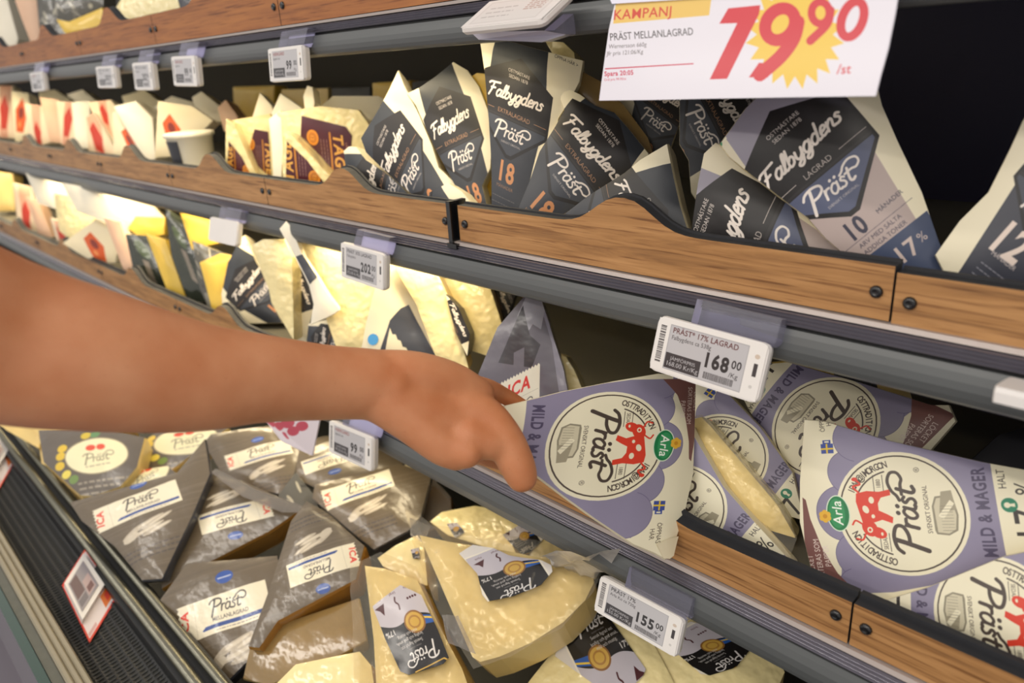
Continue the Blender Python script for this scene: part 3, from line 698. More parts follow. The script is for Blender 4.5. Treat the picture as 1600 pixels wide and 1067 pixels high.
for si, (lab, D, seams, wb, wt, rb, fz, wm) in enumerate(SHELVES):
    root = empty('case_shelf', (0, D, CZ + fz), lab, 'shelf'); L = root.location
    prism_x('shelf_board', [(D + .012, fz), (.93, fz), (.93, fz - .018), (D + .012, fz - .018)], X0, X1, M['board'], root, L)
    y = D + .004
    # pale edge, ridged clear label strip, then the curved grey band
    prism_x('strip_edge', [(y + .012, wb), (y - .004, wb - .001), (y - .006, wb - .004), (y + .012, wb - .004)], X0, X1, M['lightstrip'], root, L)
    rp = [(y + .01, wb - .005)]
    for k in range(4): zz = wb - .005 - k * .0024; rp += [(y - .006 - k * .0012, zz), (y - .008 - k * .0012, zz - .0008), (y - .0065 - k * .0012, zz - .0018)]
    rp += [(y + .01, wb - .0146)]
    prism_x('label_strip', rp, X0, X1, M['rib'], root, L)
    prism_x('strip_shadow_gap', [(y + .01, wb - .0146), (y - .006, wb - .0146), (y - .006, wb - .0166), (y + .01, wb - .0166)], X0, X1, M['greydk'], root, L)
    zt = wb - .0166; H = zt - rb
    bp = [(y + .02, zt), (y - .010, zt)] + [(y - .010 - .004 * math.sin(math.pi * t), zt - H * t) for t in (.15, .35, .55, .75, .9)] + [(y - .008, rb), (y + .02, rb), (y + .02, rb + .004)]
    prism_x('price_rail', bp, X0, X1, M['grey'], root, L, False)
    for a, b in zip(seams[:-1], seams[1:]):
        g = .0008 if not (si == 1 and b == -.614) else .005
        a2 = a + (.0008 if not (si == 1 and a == -.614) else .007); b2 = b - g
        if b2 - a2 < .02: continue
        K = 44; c = (a + b) / 2; dz = 0
        if si == 1 and a > -.2: dz = -.004
        xs = [a2 + (b2 - a2) * i / K for i in range(K + 1)]
        if b - a < .34: top = [wt + dz for x in xs]
        else: top = [wt + dz + .026 * math.exp(-(abs(x - c) / .038) ** 2.4) for x in xs]
        y0, y1 = D + .003, D + .013; V = []
        for x, z in zip(xs, top): V += [(x, y0, CZ + wb + dz), (x, y0, CZ + z), (x, y1, CZ + z), (x, y1, CZ + wb + dz)]
        F = []; mi = []
        for i in range(K):
            q = i * 4
            for u, v, mm in ((0, 1, 0), (1, 2, 1), (2, 3, 1), (3, 0, 1)): F.append([q + u, q + v, q + 4 + v, q + 4 + u]); mi.append(mm)
        F += [[0, 3, 2, 1], [K * 4 + i for i in range(4)]]; mi += [1, 1]
        # the dark edge band stands up slightly behind the veneer
        pn = link('wood_panel', V, F, [M[wm], M['mdf']], root, L, midx=mi)
        V = []; eh, et = (.002, .003) if si < 2 else (.003, .005)
        for x, z in zip(xs, top): V += [(x, y1, CZ + wb + dz), (x, y1, CZ + z + eh), (x, y1 + et, CZ + z + eh), (x, y1 + et, CZ + wb + dz)]
        F = [[i * 4 + u, i * 4 + (u + 1) % 4, i * 4 + 4 + (u + 1) % 4, i * 4 + 4 + u] for i in range(K) for u in range(4)] + [[0, 3, 2, 1], [K * 4 + i for i in range(4)]]
        link('edge_band', V, F, M['mdf'], pn, L)
        zc = wb + dz + (wt - wb) * (.5 if si != 2 else .55)
        for sx in (a2 + .010, b2 - .010): dome('screw_cap', (sx, y0, CZ + zc), .0045, M['black'], pn, L)
    if si != 0 or True:
        tx1 = {0: -.55, 1: -.62, 2: -.66}[si]
        me_ = M.setdefault('tube', None)
        if me_ is None:
            m_, N, Lk, b = newmat('lamp_tube'); b.inputs['Emission Color'].default_value = (1, .86, .6, 1); b.inputs['Emission Strength'].default_value = 3; M['tube'] = m_
        K = 8; yy, zz = D + .045, rb + .014
        V = [(x, yy + .006 * math.cos(2 * math.pi * k / K), CZ + zz + .006 * math.sin(2 * math.pi * k / K)) for x in (-3.6, tx1) for k in range(K)]
        link('lamp_tube', V, [[k, (k + 1) % K, (k + 1) % K + K, k + K] for k in range(K)] + [list(range(K))[::-1], [K + k for k in range(K)]], M['tube'], root, L)
# black joint bracket between the two middle panels, and dark divider joints along the top shelf
br = empty('joint_bracket', (-.613, .5, CZ - .185), 'black upright bracket in the gap between the two middle oak fronts', 'bracket')
box('upright_plate', (-.619, .497, CZ - .186), (-.613, .520, CZ - .139), M['black'], br, br.location)
box('foot', (-.619, .494, CZ - .188), (-.604, .520, CZ - .183), M['black'], br, br.location)
box('grey_web', (-.613, .510, CZ - .183), (-.6065, .514, CZ - .145), M['grey'], br, br.location)
# ------------------------------------------------------------------ deck at the bottom: floor plate, rails, intake grille, front trim, glass
dk = empty('display_deck', (0, .2, CZ - .75), 'bottom deck of the case with metal rails and a dark air grille', 'display case'); L = dk.location
M['deckf'] = mat('dark_deck_plate', '33322c', .55, vary=.1)
prism_x('deck_plate', [(.2, -.775), (.93, -.75), (.93, -.78), (.2, -.80)], X0, X1, M['deckf'], dk, L)
def rod(name, y, z, r, m, fl=1.0):
    K = 12; prof = [(y + r * math.cos(2 * math.pi * k / K), z + r * fl * math.sin(2 * math.pi * k / K)) for k in range(K)]
    return prism_x(name, prof, X0, X1, m, dk, L, True)
rod('front_rail', .182, -.668, .007, M['chrome'], .8); rod('inner_rail', .203, -.664, .006, M['chrome'], .8)
prism_x('rail_channel', [(.17, -.676), (.215, -.676), (.215, -.74), (.17, -.74)], X0, X1, M['greydk'], dk, L)
M['grilled'] = mat('dark_grille', '24241f', .6)
prism_x('grille_bed', [(.095, -.70), (.172, -.69), (.172, -.72), (.095, -.73)], X0, X1, M['grilled'], dk, L)
for k in range(7):
    y = .101 + k * .0105; z = -.70 + (y - .095) * .13
    prism_x('grille_bar', [(y, z), (y + .003, z + .002), (y + .006, z + .0008), (y + .006, z - .002), (y, z - .002)], X0, X1, M['greydk'], dk, L)
V = []; F = []
for i in range(210):                                        # fine cross ribs of the intake, too small to pick apart
    x = -2.2 + i * .0075; q = len(V)
    for (a, b) in ((x, .102), (x + .002, .102), (x + .002, .168), (x, .168)): V.append((a, b, CZ - .6985 + (b - .095) * .13))
    for (a, b) in ((x, .102), (x + .002, .102), (x + .002, .168), (x, .168)): V.append((a, b, CZ - .7035 + (b - .095) * .13))
    F += [[q, q + 1, q + 2, q + 3], [q, q + 4, q + 5, q + 1], [q + 1, q + 5, q + 6, q + 2], [q + 2, q + 6, q + 7, q + 3], [q + 3, q + 7, q + 4, q]]
o = link('grille_ribs', V, F, M['greydk'], dk, L); o['kind'] = 'stuff'
for k in range(3):
    y = .0735 + k * .0078; prism_x('front_trim', [(y, -.664), (y + .002, -.6615), (y + .0055, -.6615), (y + .0074, -.664), (y + .0074, -.70), (y, -.70)], X0, X1, M['creammetal'], dk, L)
prism_x('bumper', [(.062, -.667), (.073, -.667), (.073, -.74), (.062, -.74)], X0, X1, M['chrome'], dk, L)
M['gglass'] = mat('green_glass_edge', '123a2c', .1, coat=1)
prism_x('glass_edge', [(.050, -.665), (.061, -.665), (.061, -.9), (.050, -.9)], X0, X1, M['gglass'], dk, L)
prism_x('lower_cabinet', [(.064, -.81), (.93, -.81), (.93, -1.45), (.12, -1.45)], X0, X1, M['greydk'], dk, L)
# ------------------------------------------------------------------ price tags
def px_plane(a, b, c):
    n = (b - a).cross(c - a); return Plane(a, n=n)
def price_tag(label, TL, TR, BL, yt, yb, art=None, artm=None, clip=True, cat='price tag', group=None, back=None, clipcol='clip', thick=.009):
    if yt is not None: a, b, c = P(*TL, y=yt), P(*TR, y=yt), P(*BL, y=yb)
    else: c = P(*BL, y=yb); a = P(*TL, x=c.x); b = a + (P(*TR, y=yb) - c).length * Vector((1, 0, 0))
    ux = (b - a); Wd = ux.length; ux.normalize(); n = (b - a).cross(c - a).normalized()
    if n.dot(CAM - a) < 0: n = -n
    uy = (c - a); H = uy.length; uy = (uy - ux * uy.dot(ux)).normalized()
    if back: BL2 = c
    root = empty('price_tag', c, label, cat, group)
    def q(u, v, h): return a + ux * (u * Wd) + uy * (v * H) + n * h
    # rounded casing
    rr = .06; cs = []
    for cx, cy, t0 in ((1 - rr, rr * 2, -90), (1 - rr, 1 - rr * 2, 0), (rr, 1 - rr * 2, 90), (rr, rr * 2, 180)):
        for k in range(4):
            t = math.radians(t0 + k * 30); cs.append((cx + rr * math.cos(t), cy + 2 * rr * math.sin(t)))
    m_ = len(cs); V = [q(*p, 0) for p in cs] + [q(*p, -.003) for p in cs] + [q(.5 + (p[0] - .5) * .97, .5 + (p[1] - .5) * .95, -thick) for p in cs]
    V[:m_] = [q(.5 + (p[0] - .5) * .985, .5 + (p[1] - .5) * .97, 0) for p in cs]
    F = [list(range(m_))] + [[r * m_ + i, r * m_ + (i + 1) % m_, (r + 1) * m_ + (i + 1) % m_, (r + 1) * m_ + i] for r in range(2) for i in range(m_)] + [list(range(3 * m_ - 1, 2 * m_ - 1, -1))]
    link('casing', V, F, M['white'], root, root.location)
    if art is not None:
        V = [q(.02, .04, .0006), q(.98, .04, .0006), q(.98, .96, .0006), q(.02, .96, .0006)]; V += [v - n * .0005 for v in V]
        uv = np.array([(.0, 1), (1, 1), (1, 0), (0, 0)] * 2)
        me = link('display_face', V, [[0, 1, 2, 3], [4, 7, 6, 5], [0, 4, 5, 1], [2, 6, 7, 3]], art, root, root.location, uvs=uv)
    if clip:
        V = [q(.30, -.02, -.001), q(1.02, -.02, -.001), q(1.02, -.02, -.012), q(.30, -.02, -.012)]
        up = Vector((0, .005, .011)); V += [v + up for v in V] + [v + up * 1.5 for v in V]
        V = [q(.30, .06, -.004), q(1.0, .06, -.004), q(1.0, .06, -.011), q(.30, .06, -.011)] + V
        F = []
        for r in range(3):
            for i in range(4): F.append([r * 4 + i, r * 4 + (i + 1) % 4, r * 4 + 4 + (i + 1) % 4, r * 4 + 4 + i])
        link('clear_clip', V, F + [[12, 13, 14, 15]], M[clipcol], root, root.location)
    return root
def tagmat(*a): return mat_art(art_tag(*a), .3, .3, 30, 0)
T1 = tagmat('PRÄST* 17% LAGRAD', 'Falbygdens ca 538g', '168', '00', '168.00 Kr/Kg')
T2 = tagmat('PRÄST 17%', 'Arla Ko ca 720g', '155', '00', '155.00 Kr/Kg', '3a3638')
T3 = tagmat('PRÄST 35% LAGRAD', 'Falbygdens', '202', '00', '202.00 Kr/Kg', '3a3638')
T4 = tagmat('HERRGÅRD', 'lagrad ost', '99', '00', '99.00 Kr/Kg', '8a3a34')
price_tag('white price tag reading 168.00 clipped to the middle shelf rail', (1030, 491), (1206, 538), (1013, 577), .478, .465, T1)
price_tag('white price tag reading 155.00 on the lower rail beside the big cheese wedge', (938, 897), (1070, 968), (921, 950), .440, .428, T2)
price_tag('small white price tag reading 202.00 on the middle rail above the arm', (532, 377), (601, 396), (528, 431), .478, .472, T3)
price_tag('small white price tag reading 99 under the top oak front', (418, 76), (473, 69), (420, 129), .478, .474, T4)
price_tag('white price tag half hidden under the wrist on the lower rail', (514, 655), (583, 683), (508, 703), .435, .425, T4)
price_tag('narrow blurred price tag on the top rail, beside the gap left of tag 99', (267, 88), (305, 86), (267, 133), .478, .474, T4)
price_tag('blurred price tag on the top rail, third from its far end', (206, 98), (236, 96), (208, 140), .478, .474, T3)
price_tag('blurred price tag on the top rail, second from its far end', (149, 104), (178, 102), (153, 138), .478, .474, T3)
price_tag('tiny farthest price tag on the top rail', (46, 114), (66, 111), (48, 142), .478, .474, T4)
price_tag('blurred tilted price tag on the middle rail above the pale flap', (328, 338), (372, 346), (333, 372), .478, .468, artm=None)
price_tag('price tag cut off by the right edge of the photo on the middle rail', (1578, 588), (1660, 606), (1566, 606), .475, .44, None)
# upturned tag at the top rail; pale face colour paints in its bright reflection
ft = Canvas('print_glare_tag', 300, (0, 0, 1, .48), 'e9e4e2'); ft.rect(.07, .04, .9, .44, 'dcd6d4'); ft.rect(.09, .06, .88, .42, 'e4dfdd'); rows(ft, .62, .84, .36, 5, .035, .015, 'b0857a', .8, 4); rows(ft, .15, .5, .3, 3, .08, .02, 'bdb7b6', .8, 5)
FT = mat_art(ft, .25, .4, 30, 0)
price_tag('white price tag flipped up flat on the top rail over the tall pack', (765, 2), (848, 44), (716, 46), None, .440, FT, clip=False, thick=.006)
h = empty('tag_holder', P(790, 60, y=.488), 'clear violet plastic holder under the flipped-up tag on the top rail', 'tag holder')
V = [P(735, 50, y=.462), P(850, 48, y=.462), P(880, 22, y=.470), P(884, 54, y=.472), P(846, 66, y=.466), P(748, 62, y=.466)]
V += [v + Vector((0, .012, 0)) for v in V]
link('holder_body', V, [[0, 1, 2, 3, 4, 5], [11, 10, 9, 8, 7, 6]] + [[i, (i + 1) % 6, (i + 1) % 6 + 6, i + 6] for i in range(6)], M['clip'], h, h.location)
# large campaign card
cs = Canvas('print_campaign_card', 1100, (925, -175, 1420, 45), 'dfdce6')
def SP(x, y): return (x, -y)
dr = math.radians
cs.poly([SP(962, 6), SP(1112, -6), SP(1108, 24), SP(958, 37)], 'e2bd62')
cs.text('KAMPANJ', 1003, -28, 22, 'c9402f', rot=dr(4), bold=.009, shear=.15, wx=.95)
cs.text('PRÄST MELLANLAGRAD', 1018, -59, 16.5, '3b3539', rot=dr(4), wx=.74)
cs.text('Wernersson 660g', 951, -76, 9.5, '6a6468', rot=dr(3.5), align=0, wx=.85, shear=.12); cs.text('Jfr pris 121:06/Kg', 948, -87, 9.5, '6a6468', rot=dr(3.5), align=0, wx=.85, shear=.12)
cs.stroke([SP(946, 107.5), SP(1083, 99.5)], 1.7, 'c02a48', False)
cs.text('Spara 20:05', 944.5, -119, 10.5, 'c02a48', rot=dr(3), align=0, bold=.02, wx=.85); cs.text('Ord pris 99.95/st', 944, -126.5, 5.5, 'c0455a', rot=dr(3), align=0, wx=.9)
pts = []
for i in range(40):
    a = 2 * math.pi * i / 40; rr = 1.0 if i % 2 else .76
    pts.append(SP(1242 + 78 * rr * math.cos(a), 54 + 86 * rr * math.sin(a)))
cs.poly(pts, 'e6c24e')
RD = 'cc3340'
cs.poly([SP(1138, 13), SP(1188, 8), SP(1186, 22), SP(1136, 123), SP(1109, 124), SP(1152, 36), SP(1124, 37)], RD)
t = np.linspace(0, 2 * math.pi, 26)
cs.stroke([SP(1219 + (23 * math.cos(a) + 5 * math.sin(-a)), 38 + 25 * math.sin(a)) for a in t], 19, RD, False)
cs.stroke([SP(1247, 34), SP(1240, 60), SP(1220, 88), SP(1187, 117)], 21, RD); cs.poly([SP(1170, 121), SP(1200, 121), SP(1205, 100), SP(1186, 98)], RD)
cs.stroke([SP(1282 + 14 * math.cos(a), 20 + 17 * math.sin(a)) for a in t], 12, RD, False); cs.stroke([SP(1298, 16), SP(1292, 38), SP(1266, 64)], 13, RD)
cs.stroke([SP(1332 + 17 * math.cos(a) - 7 * math.sin(a), 30 + 28 * math.sin(a)) for a in t], 14, RD, False)
cs.text('/st', 1318, -115, 21, RD, rot=dr(3), shear=.2, bold=.01)
a3 = [P(960, 7, y=.478), P(1406, -24, y=.478), P(1368, 150, y=.462), P(936, 157, y=.462)]
pls = px_plane(a3[3], a3[2], a3[0])
root = empty('price_card', a3[3], 'large white campaign card reading 79.90 hanging from the top rail', 'sign')
cardm = mat_art(cs, .4, .2, 30, .08)
stp = lambda px, py: pls.st(px, py)
o_ = [(936, 157), (1020, 156), (1110, 154), (1200, 152.5), (1290, 151), (1368, 150), (1376, 118), (1388, 75), (1399, 20), (1406, -24), (1250, -16), (1112, -6), (1030, 1), (968, 4), (960, 8), (951.5, 45), (945, 90), (939.5, 130)]
poly = densify([pls.st(*p) for p in o_], .01)
if area2(poly) < 0: poly = poly[::-1]
a_ = np.array(poly); lo, hi = a_.min(0), a_.max(0)
g = np.array([(x, y) for x in np.arange(lo[0], hi[0], .008) for y in np.arange(lo[1], hi[1], .008)]); g = g[inside(poly, g)]; g = g[edist(poly, g) > .003]
vs, fs = tri_in(poly, [tuple(q) for q in g]); va = np.array(vs)
def card_print(q):      # the lettering was drawn as seen at a slant; this undoes the slant so it is true on the card
    w_ = pls.w(*q) - CAM; v = R.transposed() @ w_
    return (800 - FPX * v.x / v.z, -(533.5 + FPX * v.y / v.z))
uv = uvbox(cs, np.array([card_print(q) for q in vs])); k = len(vs)
W = [pls.w(x, y) for x, y in vs] + [pls.w(x, y, -.0012) for x, y in vs]
link('card', W, fs + [[i + k for i in f[::-1]] for f in fs] + [], [cardm], root, root.location, uvs=np.concatenate([uv, uv]))
V = [P(950, -8, y=.482), P(1420, -40, y=.482), P(1420, -22, y=.476), P(956, 6, y=.476)]; V += [v + Vector((0, .008, .002)) for v in V]
link('card_clip', V, [[0, 1, 2, 3], [7, 6, 5, 4], [0, 4, 5, 1], [1, 5, 6, 2], [2, 6, 7, 3], [3, 7, 4, 0]], M['clip'], root, root.location)
# red-edged tags on the deck rail
def red_card(label, c4, yt, yb, tagc):
    a, b, c, d = [P(*c4[0], **yt), P(*c4[1], **yt), P(*c4[2], **yb), P(*c4[3], **yb)]
    n = (b - a).cross(d - a).normalized(); n = n if n.dot(CAM - a) > 0 else -n
    root = empty('deck_price_card', d, label, 'price tag')
    def q(u, v, h): return (a.lerp(b, u)).lerp(d.lerp(c, u), v) + n * h
    cr = Canvas('print_red_edge', 240, (0, 0, 1, 1), 'd23a2c'); cr.rect(.035, .035, .965, .965, 'ddd2d4'); cr.rect(.62, .08, .9, .28, 'd8702a'); cr.rect(.05, .05, .3, .1, 'c9a0a0'); cr.rect(.72, .12, .86, .24, 'c9402f')
    cm = mat_art(cr, .4, 0, 30, 0)
    V = [q(0, 0, 0), q(1, 0, 0), q(1, 1, 0), q(0, 1, 0)]; V += [v - n * .0015 for v in V]
    link('red_edged_card', V, [[0, 1, 2, 3], [7, 6, 5, 4], [0, 4, 5, 1], [1, 5, 6, 2], [2, 6, 7, 3], [3, 7, 4, 0]], cm, root, root.location, uvs=np.array([(0, 1), (1, 1), (1, 0), (0, 0)] * 2))
    u0, u1, v0, v1 = tagc
    V = [q(u0, v0, .008), q(u1, v0, .008), q(u1, v1, .008), q(u0, v1, .008)] + [q(u0, v0, 0), q(u1, v0, 0), q(u1, v1, 0), q(u0, v1, 0)]
    link('tag_casing', V, [[0, 1, 2, 3], [0, 4, 5, 1], [1, 5, 6, 2], [2, 6, 7, 3], [3, 7, 4, 0]], M['white'], root, root.location)
    ct = Canvas('print_deck_tag', 200, (0, 0, 1, 1), '8f8a92'); ct.rect(.05, .35, .45, .95, '5f4a52'); ct.rect(.5, .1, .9, .6, 'b09a9c'); ct.rect(.55, .15, .85, .35, '6a4a50'); ct.rect(.05, .08, .45, .3, '6a6570')
    V = [q(u0 + .07, v0 + .08, .0088), q(u1 - .12, v0 + .08, .0088), q(u1 - .12, v1 - .08, .0088), q(u0 + .07, v1 - .08, .0088)]; V += [v - n * .0006 for v in V]
    link('tag_display', V, [[0, 1, 2, 3], [7, 6, 5, 4]], mat_art(ct, .3, 0, 30, 0), root, root.location, uvs=np.array([(0, 1), (1, 1), (1, 0), (0, 0)] * 2))
red_card('red-edged price card hanging on the deck rail over the dark grille', [(97, 914), (133, 857), (185, 930), (140, 1004)], dict(z=-.668), dict(z=-.690), (.02, .82, .06, .72))
red_card('red-edged price card cut off by the left photo edge on the deck rail', [(-30, 700), (-4, 664), (28, 714), (-8, 775)], dict(z=-.668), dict(z=-.690), (.02, .82, .06, .72))
# ------------------------------------------------------------------ middle shelf: the wedge packs
def A3(c, U, V, pts=((0, 0), (1, 0), (0, 1)), o=(0, 0)):
    """anchors from a centre pixel and the pixel vectors of the print's right and up"""
    return [((o[0] + u, o[1] + v), (c[0] + U[0] * u + V[0] * v, c[1] + U[1] * u + V[1] * v)) for u, v in pts]
LIM[0] = (.521, -.112, -.178)
G18 = 'dark hexagon packs on the middle shelf'
def low(out, px, py): return out
pack('cheese_pack', 'tall upright dark pack marked 18 with an opening flap at its top right', 'cheese pack',
     [(749, 57), (800, 66), (850, 80), (911, 95), (905, 128), (888, 160), (872, 185), (868, 225), (852, 262), (835, 300), (822, 350), (800, 372), (772, 365), (768, 320), (768, 260), (764, 190), (757, 110)],
     dict(at=(805, 340), y=.545), 16, 30, 'f18', [((-.97, .52), (757.4, 106.4)), ((.97, .52), (864.8, 153.4)), ((0, -1.06), (794.9, 249.4))], group=G18)
pack('cheese_pack', 'dark pack marked 18 leaning left beside the tall upright one', 'cheese pack',
     [(636, 146), (655, 137), (680, 120), (708, 97), (730, 110), (748, 135), (762, 172), (768, 215), (766, 262), (753, 290), (766, 345), (745, 352), (708, 284), (680, 232), (661, 190), (650, 165)],
     dict(at=(740, 335), y=.565), 20, 30, 'f18', [((-.97, .52), (661.4, 187.9)), ((.97, .52), (736.4, 152)), ((0, -1.06), (735, 284))], group=G18)
pack('cheese_pack', 'dark pack with its pale pointed flap raised, third from the black bracket leftward', 'cheese pack',
     [(564, 216), (592, 170), (608, 140), (622, 110), (632, 135), (655, 180), (675, 228), (685, 262), (708, 283), (742, 328), (742, 350), (700, 348), (666, 322), (618, 282), (592, 258), (572, 238)],
     dict(at=(690, 330), y=.545), 18, 30, 'f18', [((0, 1.0), (586, 197)), ((.97, .52), (627, 173)), ((0, -1.06), (664, 300))], group=G18)
pack('cheese_pack', 'low dark pack half sunk behind the oak front with a round pale corner', 'cheese pack',
     [(537, 236), (545, 229), (556, 230), (572, 250), (600, 268), (620, 285), (640, 305), (668, 330), (620, 345), (560, 330), (548, 290), (540, 262)],
     dict(at=(600, 320), y=.52), 14, 12, 'f18', [((0, .2), (582, 290)), ((0, 1.0), (549, 283)), ((.75, .2), (588, 245))], group=G18)
pack('cheese_pack', 'folded dark pack corner lying low right above the black bracket', 'cheese pack',
     [(672, 300), (700, 286), (722, 300), (740, 322), (735, 345), (690, 345), (664, 325)],
     dict(at=(700, 335), y=.518), 16, 12, 'f18', [((0, -1.2), (678, 320)), ((1, -1.2), (705, 290)), ((0, -.3), (650, 290))], thick=.02)
pack('cheese_pack', 'dark pack marked 18 tipped right with a crumpled cream top', 'cheese pack',
     [(880, 129), (890, 140), (905, 147), (930, 165), (960, 176), (985, 205), (1013, 240), (1010, 262), (985, 270), (955, 290), (920, 308), (880, 335), (840, 352), (800, 352), (813, 318), (828, 282), (843, 237), (868, 197), (882, 172), (876, 155)],
     dict(at=(860, 320), y=.56), 20, 32, 'f18', [((0, .2), (926.4, 235.4)), ((0, -.53), (889, 277.4)), ((.72, .2), (962.4, 282))], group=G18, puff=.006)
pack('cheese_pack', 'dark pack lying slanted behind the raised hump of the oak front', 'cheese pack',
     [(862, 350), (919, 306), (976, 270), (1000, 250), (1042, 225), (1052, 276), (1062, 320), (1080, 378), (1000, 392), (930, 375)],
     dict(at=(980, 350), y=.525), 18, 12, 'f18', [((0, .2), (993.6, 348)), ((0, 1), (1046.8, 328.7)), ((1, .2), (1023.6, 433))], puff=.006)
pack('cheese_pack', 'lilac and black pack with a pale flap and green dot, low behind the oak front', 'cheese pack',
     [(1078, 385), (1083, 340), (1090, 290), (1100, 240), (1118, 223), (1135, 232), (1165, 268), (1215, 308), (1262, 340), (1300, 370), (1360, 420), (1300, 425), (1200, 410)],
     dict(at=(1200, 370), y=.53), 16, 12, 'f10', [((0, .2), (1144.5, 364)), ((1, .2), (1178.5, 278)), ((0, 1), (1067, 320))], puff=.005)
pack('cheese_pack', 'largest lilac and black pack marked 10 hanging over its neighbour under the card', 'cheese pack',
     [(1125, 225), (1165, 170), (1195, 140), (1250, 118), (1365, 112), (1378, 165), (1402, 220), (1440, 300), (1466, 375), (1476, 400), (1482, 440), (1470, 452), (1360, 432), (1290, 372), (1262, 340), (1215, 305), (1170, 270), (1140, 245)],
     dict(at=(1400, 400), y=.545), 18, 25, 'f10', [((0, 1), (1203, 176)), ((0, -.53), (1301, 292.5)), ((.75, .2), (1315.6, 183.6))], puff=.006, side='cheesel')
pack('cheese_pack', 'slate pack marked 12 at the right edge with a wide cream border', 'cheese pack',
     [(1680, 120), (1612, 165), (1598, 190), (1580, 230), (1545, 300), (1500, 345), (1462, 398), (1478, 430), (1492, 460), (1640, 490), (1720, 400), (1760, 200)],
     dict(at=(1520, 440), y=.55), 16, 15, 'f12', [((0, -1.35), (1585, 388)), ((1, -1.35), (1650, 436)), ((0, -.35), (1648, 318))], puff=.006)
pack('cheese_pack', 'shaded dark pack with brownish script standing behind under the campaign card', 'cheese pack',
     [(1062, 120), (1190, 108), (1216, 150), (1190, 182), (1150, 240), (1132, 300), (1100, 330), (1080, 300), (1076, 250), (1062, 225)],
     dict(at=(1110, 300), y=.66), 14, 30, 'f18', [((0, .2), (1140, 165)), ((.72, .2), (1164, 212)), ((0, -.53), (1098, 200))])
pack('cheese_pack', 'shaded dark pack seen behind, left of the one with brownish script', 'cheese pack',
     [(965, 130), (1062, 120), (1066, 180), (1048, 230), (1040, 290), (1000, 300), (985, 240), (962, 190)],
     dict(at=(1020, 280), y=.66), 14, 30, 'f18', [((0, .2), (1040, 150)), ((.72, .2), (1070, 172)), ((0, -.53), (1025, 190))])
pack('cheese_pack', 'clear-filmed pale cheese rising behind the crumpled cream top', 'cheese pack',
     [(886, 108), (910, 112), (940, 128), (975, 165), (1012, 215), (1022, 245), (985, 300), (930, 260), (905, 190)],
     dict(at=(960, 260), y=.625), 12, 30, front='tan', side='tan', thick=.02)
pack('cheese_wedge', 'yellow cheese wedge peeping out between the two upright dark packs', 'cheese',
     [(733, 122), (745, 114), (762, 116), (776, 180), (778, 300), (760, 310), (742, 200)], dict(at=(760, 300), y=.60), 10, 25, front='cheesey', side='cheesey', thick=.05)
pack('cheese_wedge', 'pale yellow cheese curl high behind the tallest pack by the card', 'cheese',
     [(852, 64), (880, 66), (897, 82), (900, 112), (884, 130), (872, 100)], dict(at=(880, 120), y=.64), 10, 25, front='cheesel', side='cheesel', thick=.04)
TG = 'wedges with maroon labels'
def tagewedge(label, out, y, lab, anc, sidec='cheesel'):
    rt, sh = pack('cheese_wedge', label, 'cheese', out, dict(at=out[0], y=y), 8, 40, front='cheesel', side=sidec, thick=.07, puff=.002, wr=.001, shrink=.85, frontname='cut_face', sidename='rind')
    patch('maroon_label', rt, sh, lab, 'tage', anc)
    return rt, sh
w1, s1 = tagewedge('broad cheese wedge with a big maroon label turned sideways', [(433, 176), (500, 166), (560, 172), (580, 200), (575, 260), (550, 318), (450, 300), (437, 235)], .56,
          [(472, 181), (541, 198), (551, 212), (545, 277), (521, 273), (471, 227)], A3((512, 232), (4, 46), (38, 3)))
tagewedge('slim cheese wedge with a maroon label, in front of the broad one', [(448, 205), (462, 218), (520, 280), (518, 312), (445, 300), (440, 250)], .535,
          [(449, 221), (480, 250), (511, 291), (447, 285)], A3((470, 262), (-4, -44), (-38, -2)))
tagewedge('cheese wedge with an orange dot on its maroon label', [(362, 188), (420, 178), (440, 195), (438, 240), (432, 296), (408, 292), (370, 235)], .56,
          [(399, 202), (420, 206), (425, 278), (410, 265), (388, 240)], A3((408, 238), (2, 36), (26, 2)))
tagewedge('narrow cheese wedge with a dark maroon corner label behind the oak front', [(353, 186), (364, 192), (400, 272), (397, 290), (352, 282)], .54,
          [(358, 221), (378, 245), (393, 274), (355, 268)], A3((372, 255), (-2, -28), (-24, 0)))
for lb, q, y in [('white paper tip standing up behind the slim maroon-labelled wedge', [(478, 185), (474, 150), (480, 134), (488, 136), (491, 160), (488, 186)], .60),
                 ('pale triangular paper flap over the orange-dotted wedge', [(424, 178), (438, 146), (470, 168), (478, 185), (440, 196)], .60),
                 ('pinkish paper tip between the pale wedges', [(394, 185), (406, 145), (424, 165), (430, 186)], .60),
                 ('thin film-topped pale block behind the broad maroon-labelled wedge', [(478, 186), (520, 150), (590, 150), (620, 165), (600, 220), (560, 180)], .62),
                 ('curled white paper end folded at the right of the narrow maroon wedge', [(420, 186), (438, 172), (442, 230), (438, 296), (428, 290), (424, 220)], .55)]:
    pack('wrapped_cheese', lb, 'cheese pack', q, dict(at=q[0], y=y), 12, 40, front='creamw', side='creamw', thick=.03, puff=.004, wr=.0015)
for i, (q, c) in enumerate([([(364, 136), (428, 134), (428, 190), (366, 190)], 'cheesey'), ([(440, 140), (512, 138), (512, 190), (440, 190)], 'cheesed'), ([(518, 138), (578, 136), (578, 190), (520, 190)], 'charcoal'), ([(582, 130), (640, 126), (640, 190), (584, 190)], 'cheesey'), ([(644, 128), (700, 124), (700, 180), (646, 180)], 'charcoal')]):
    pack('boxed_cheese', ['yellow', 'dull brown', 'black', 'bright yellow', 'dark'][i] + ' pack far back at the rear wall, ' + ['first', 'second', 'third', 'fourth', 'fifth'][i] + ' from the left',
         'cheese pack', q, dict(at=q[2], y=.84), 3, 10, front=c, side=c, thick=.04, puff=.003)
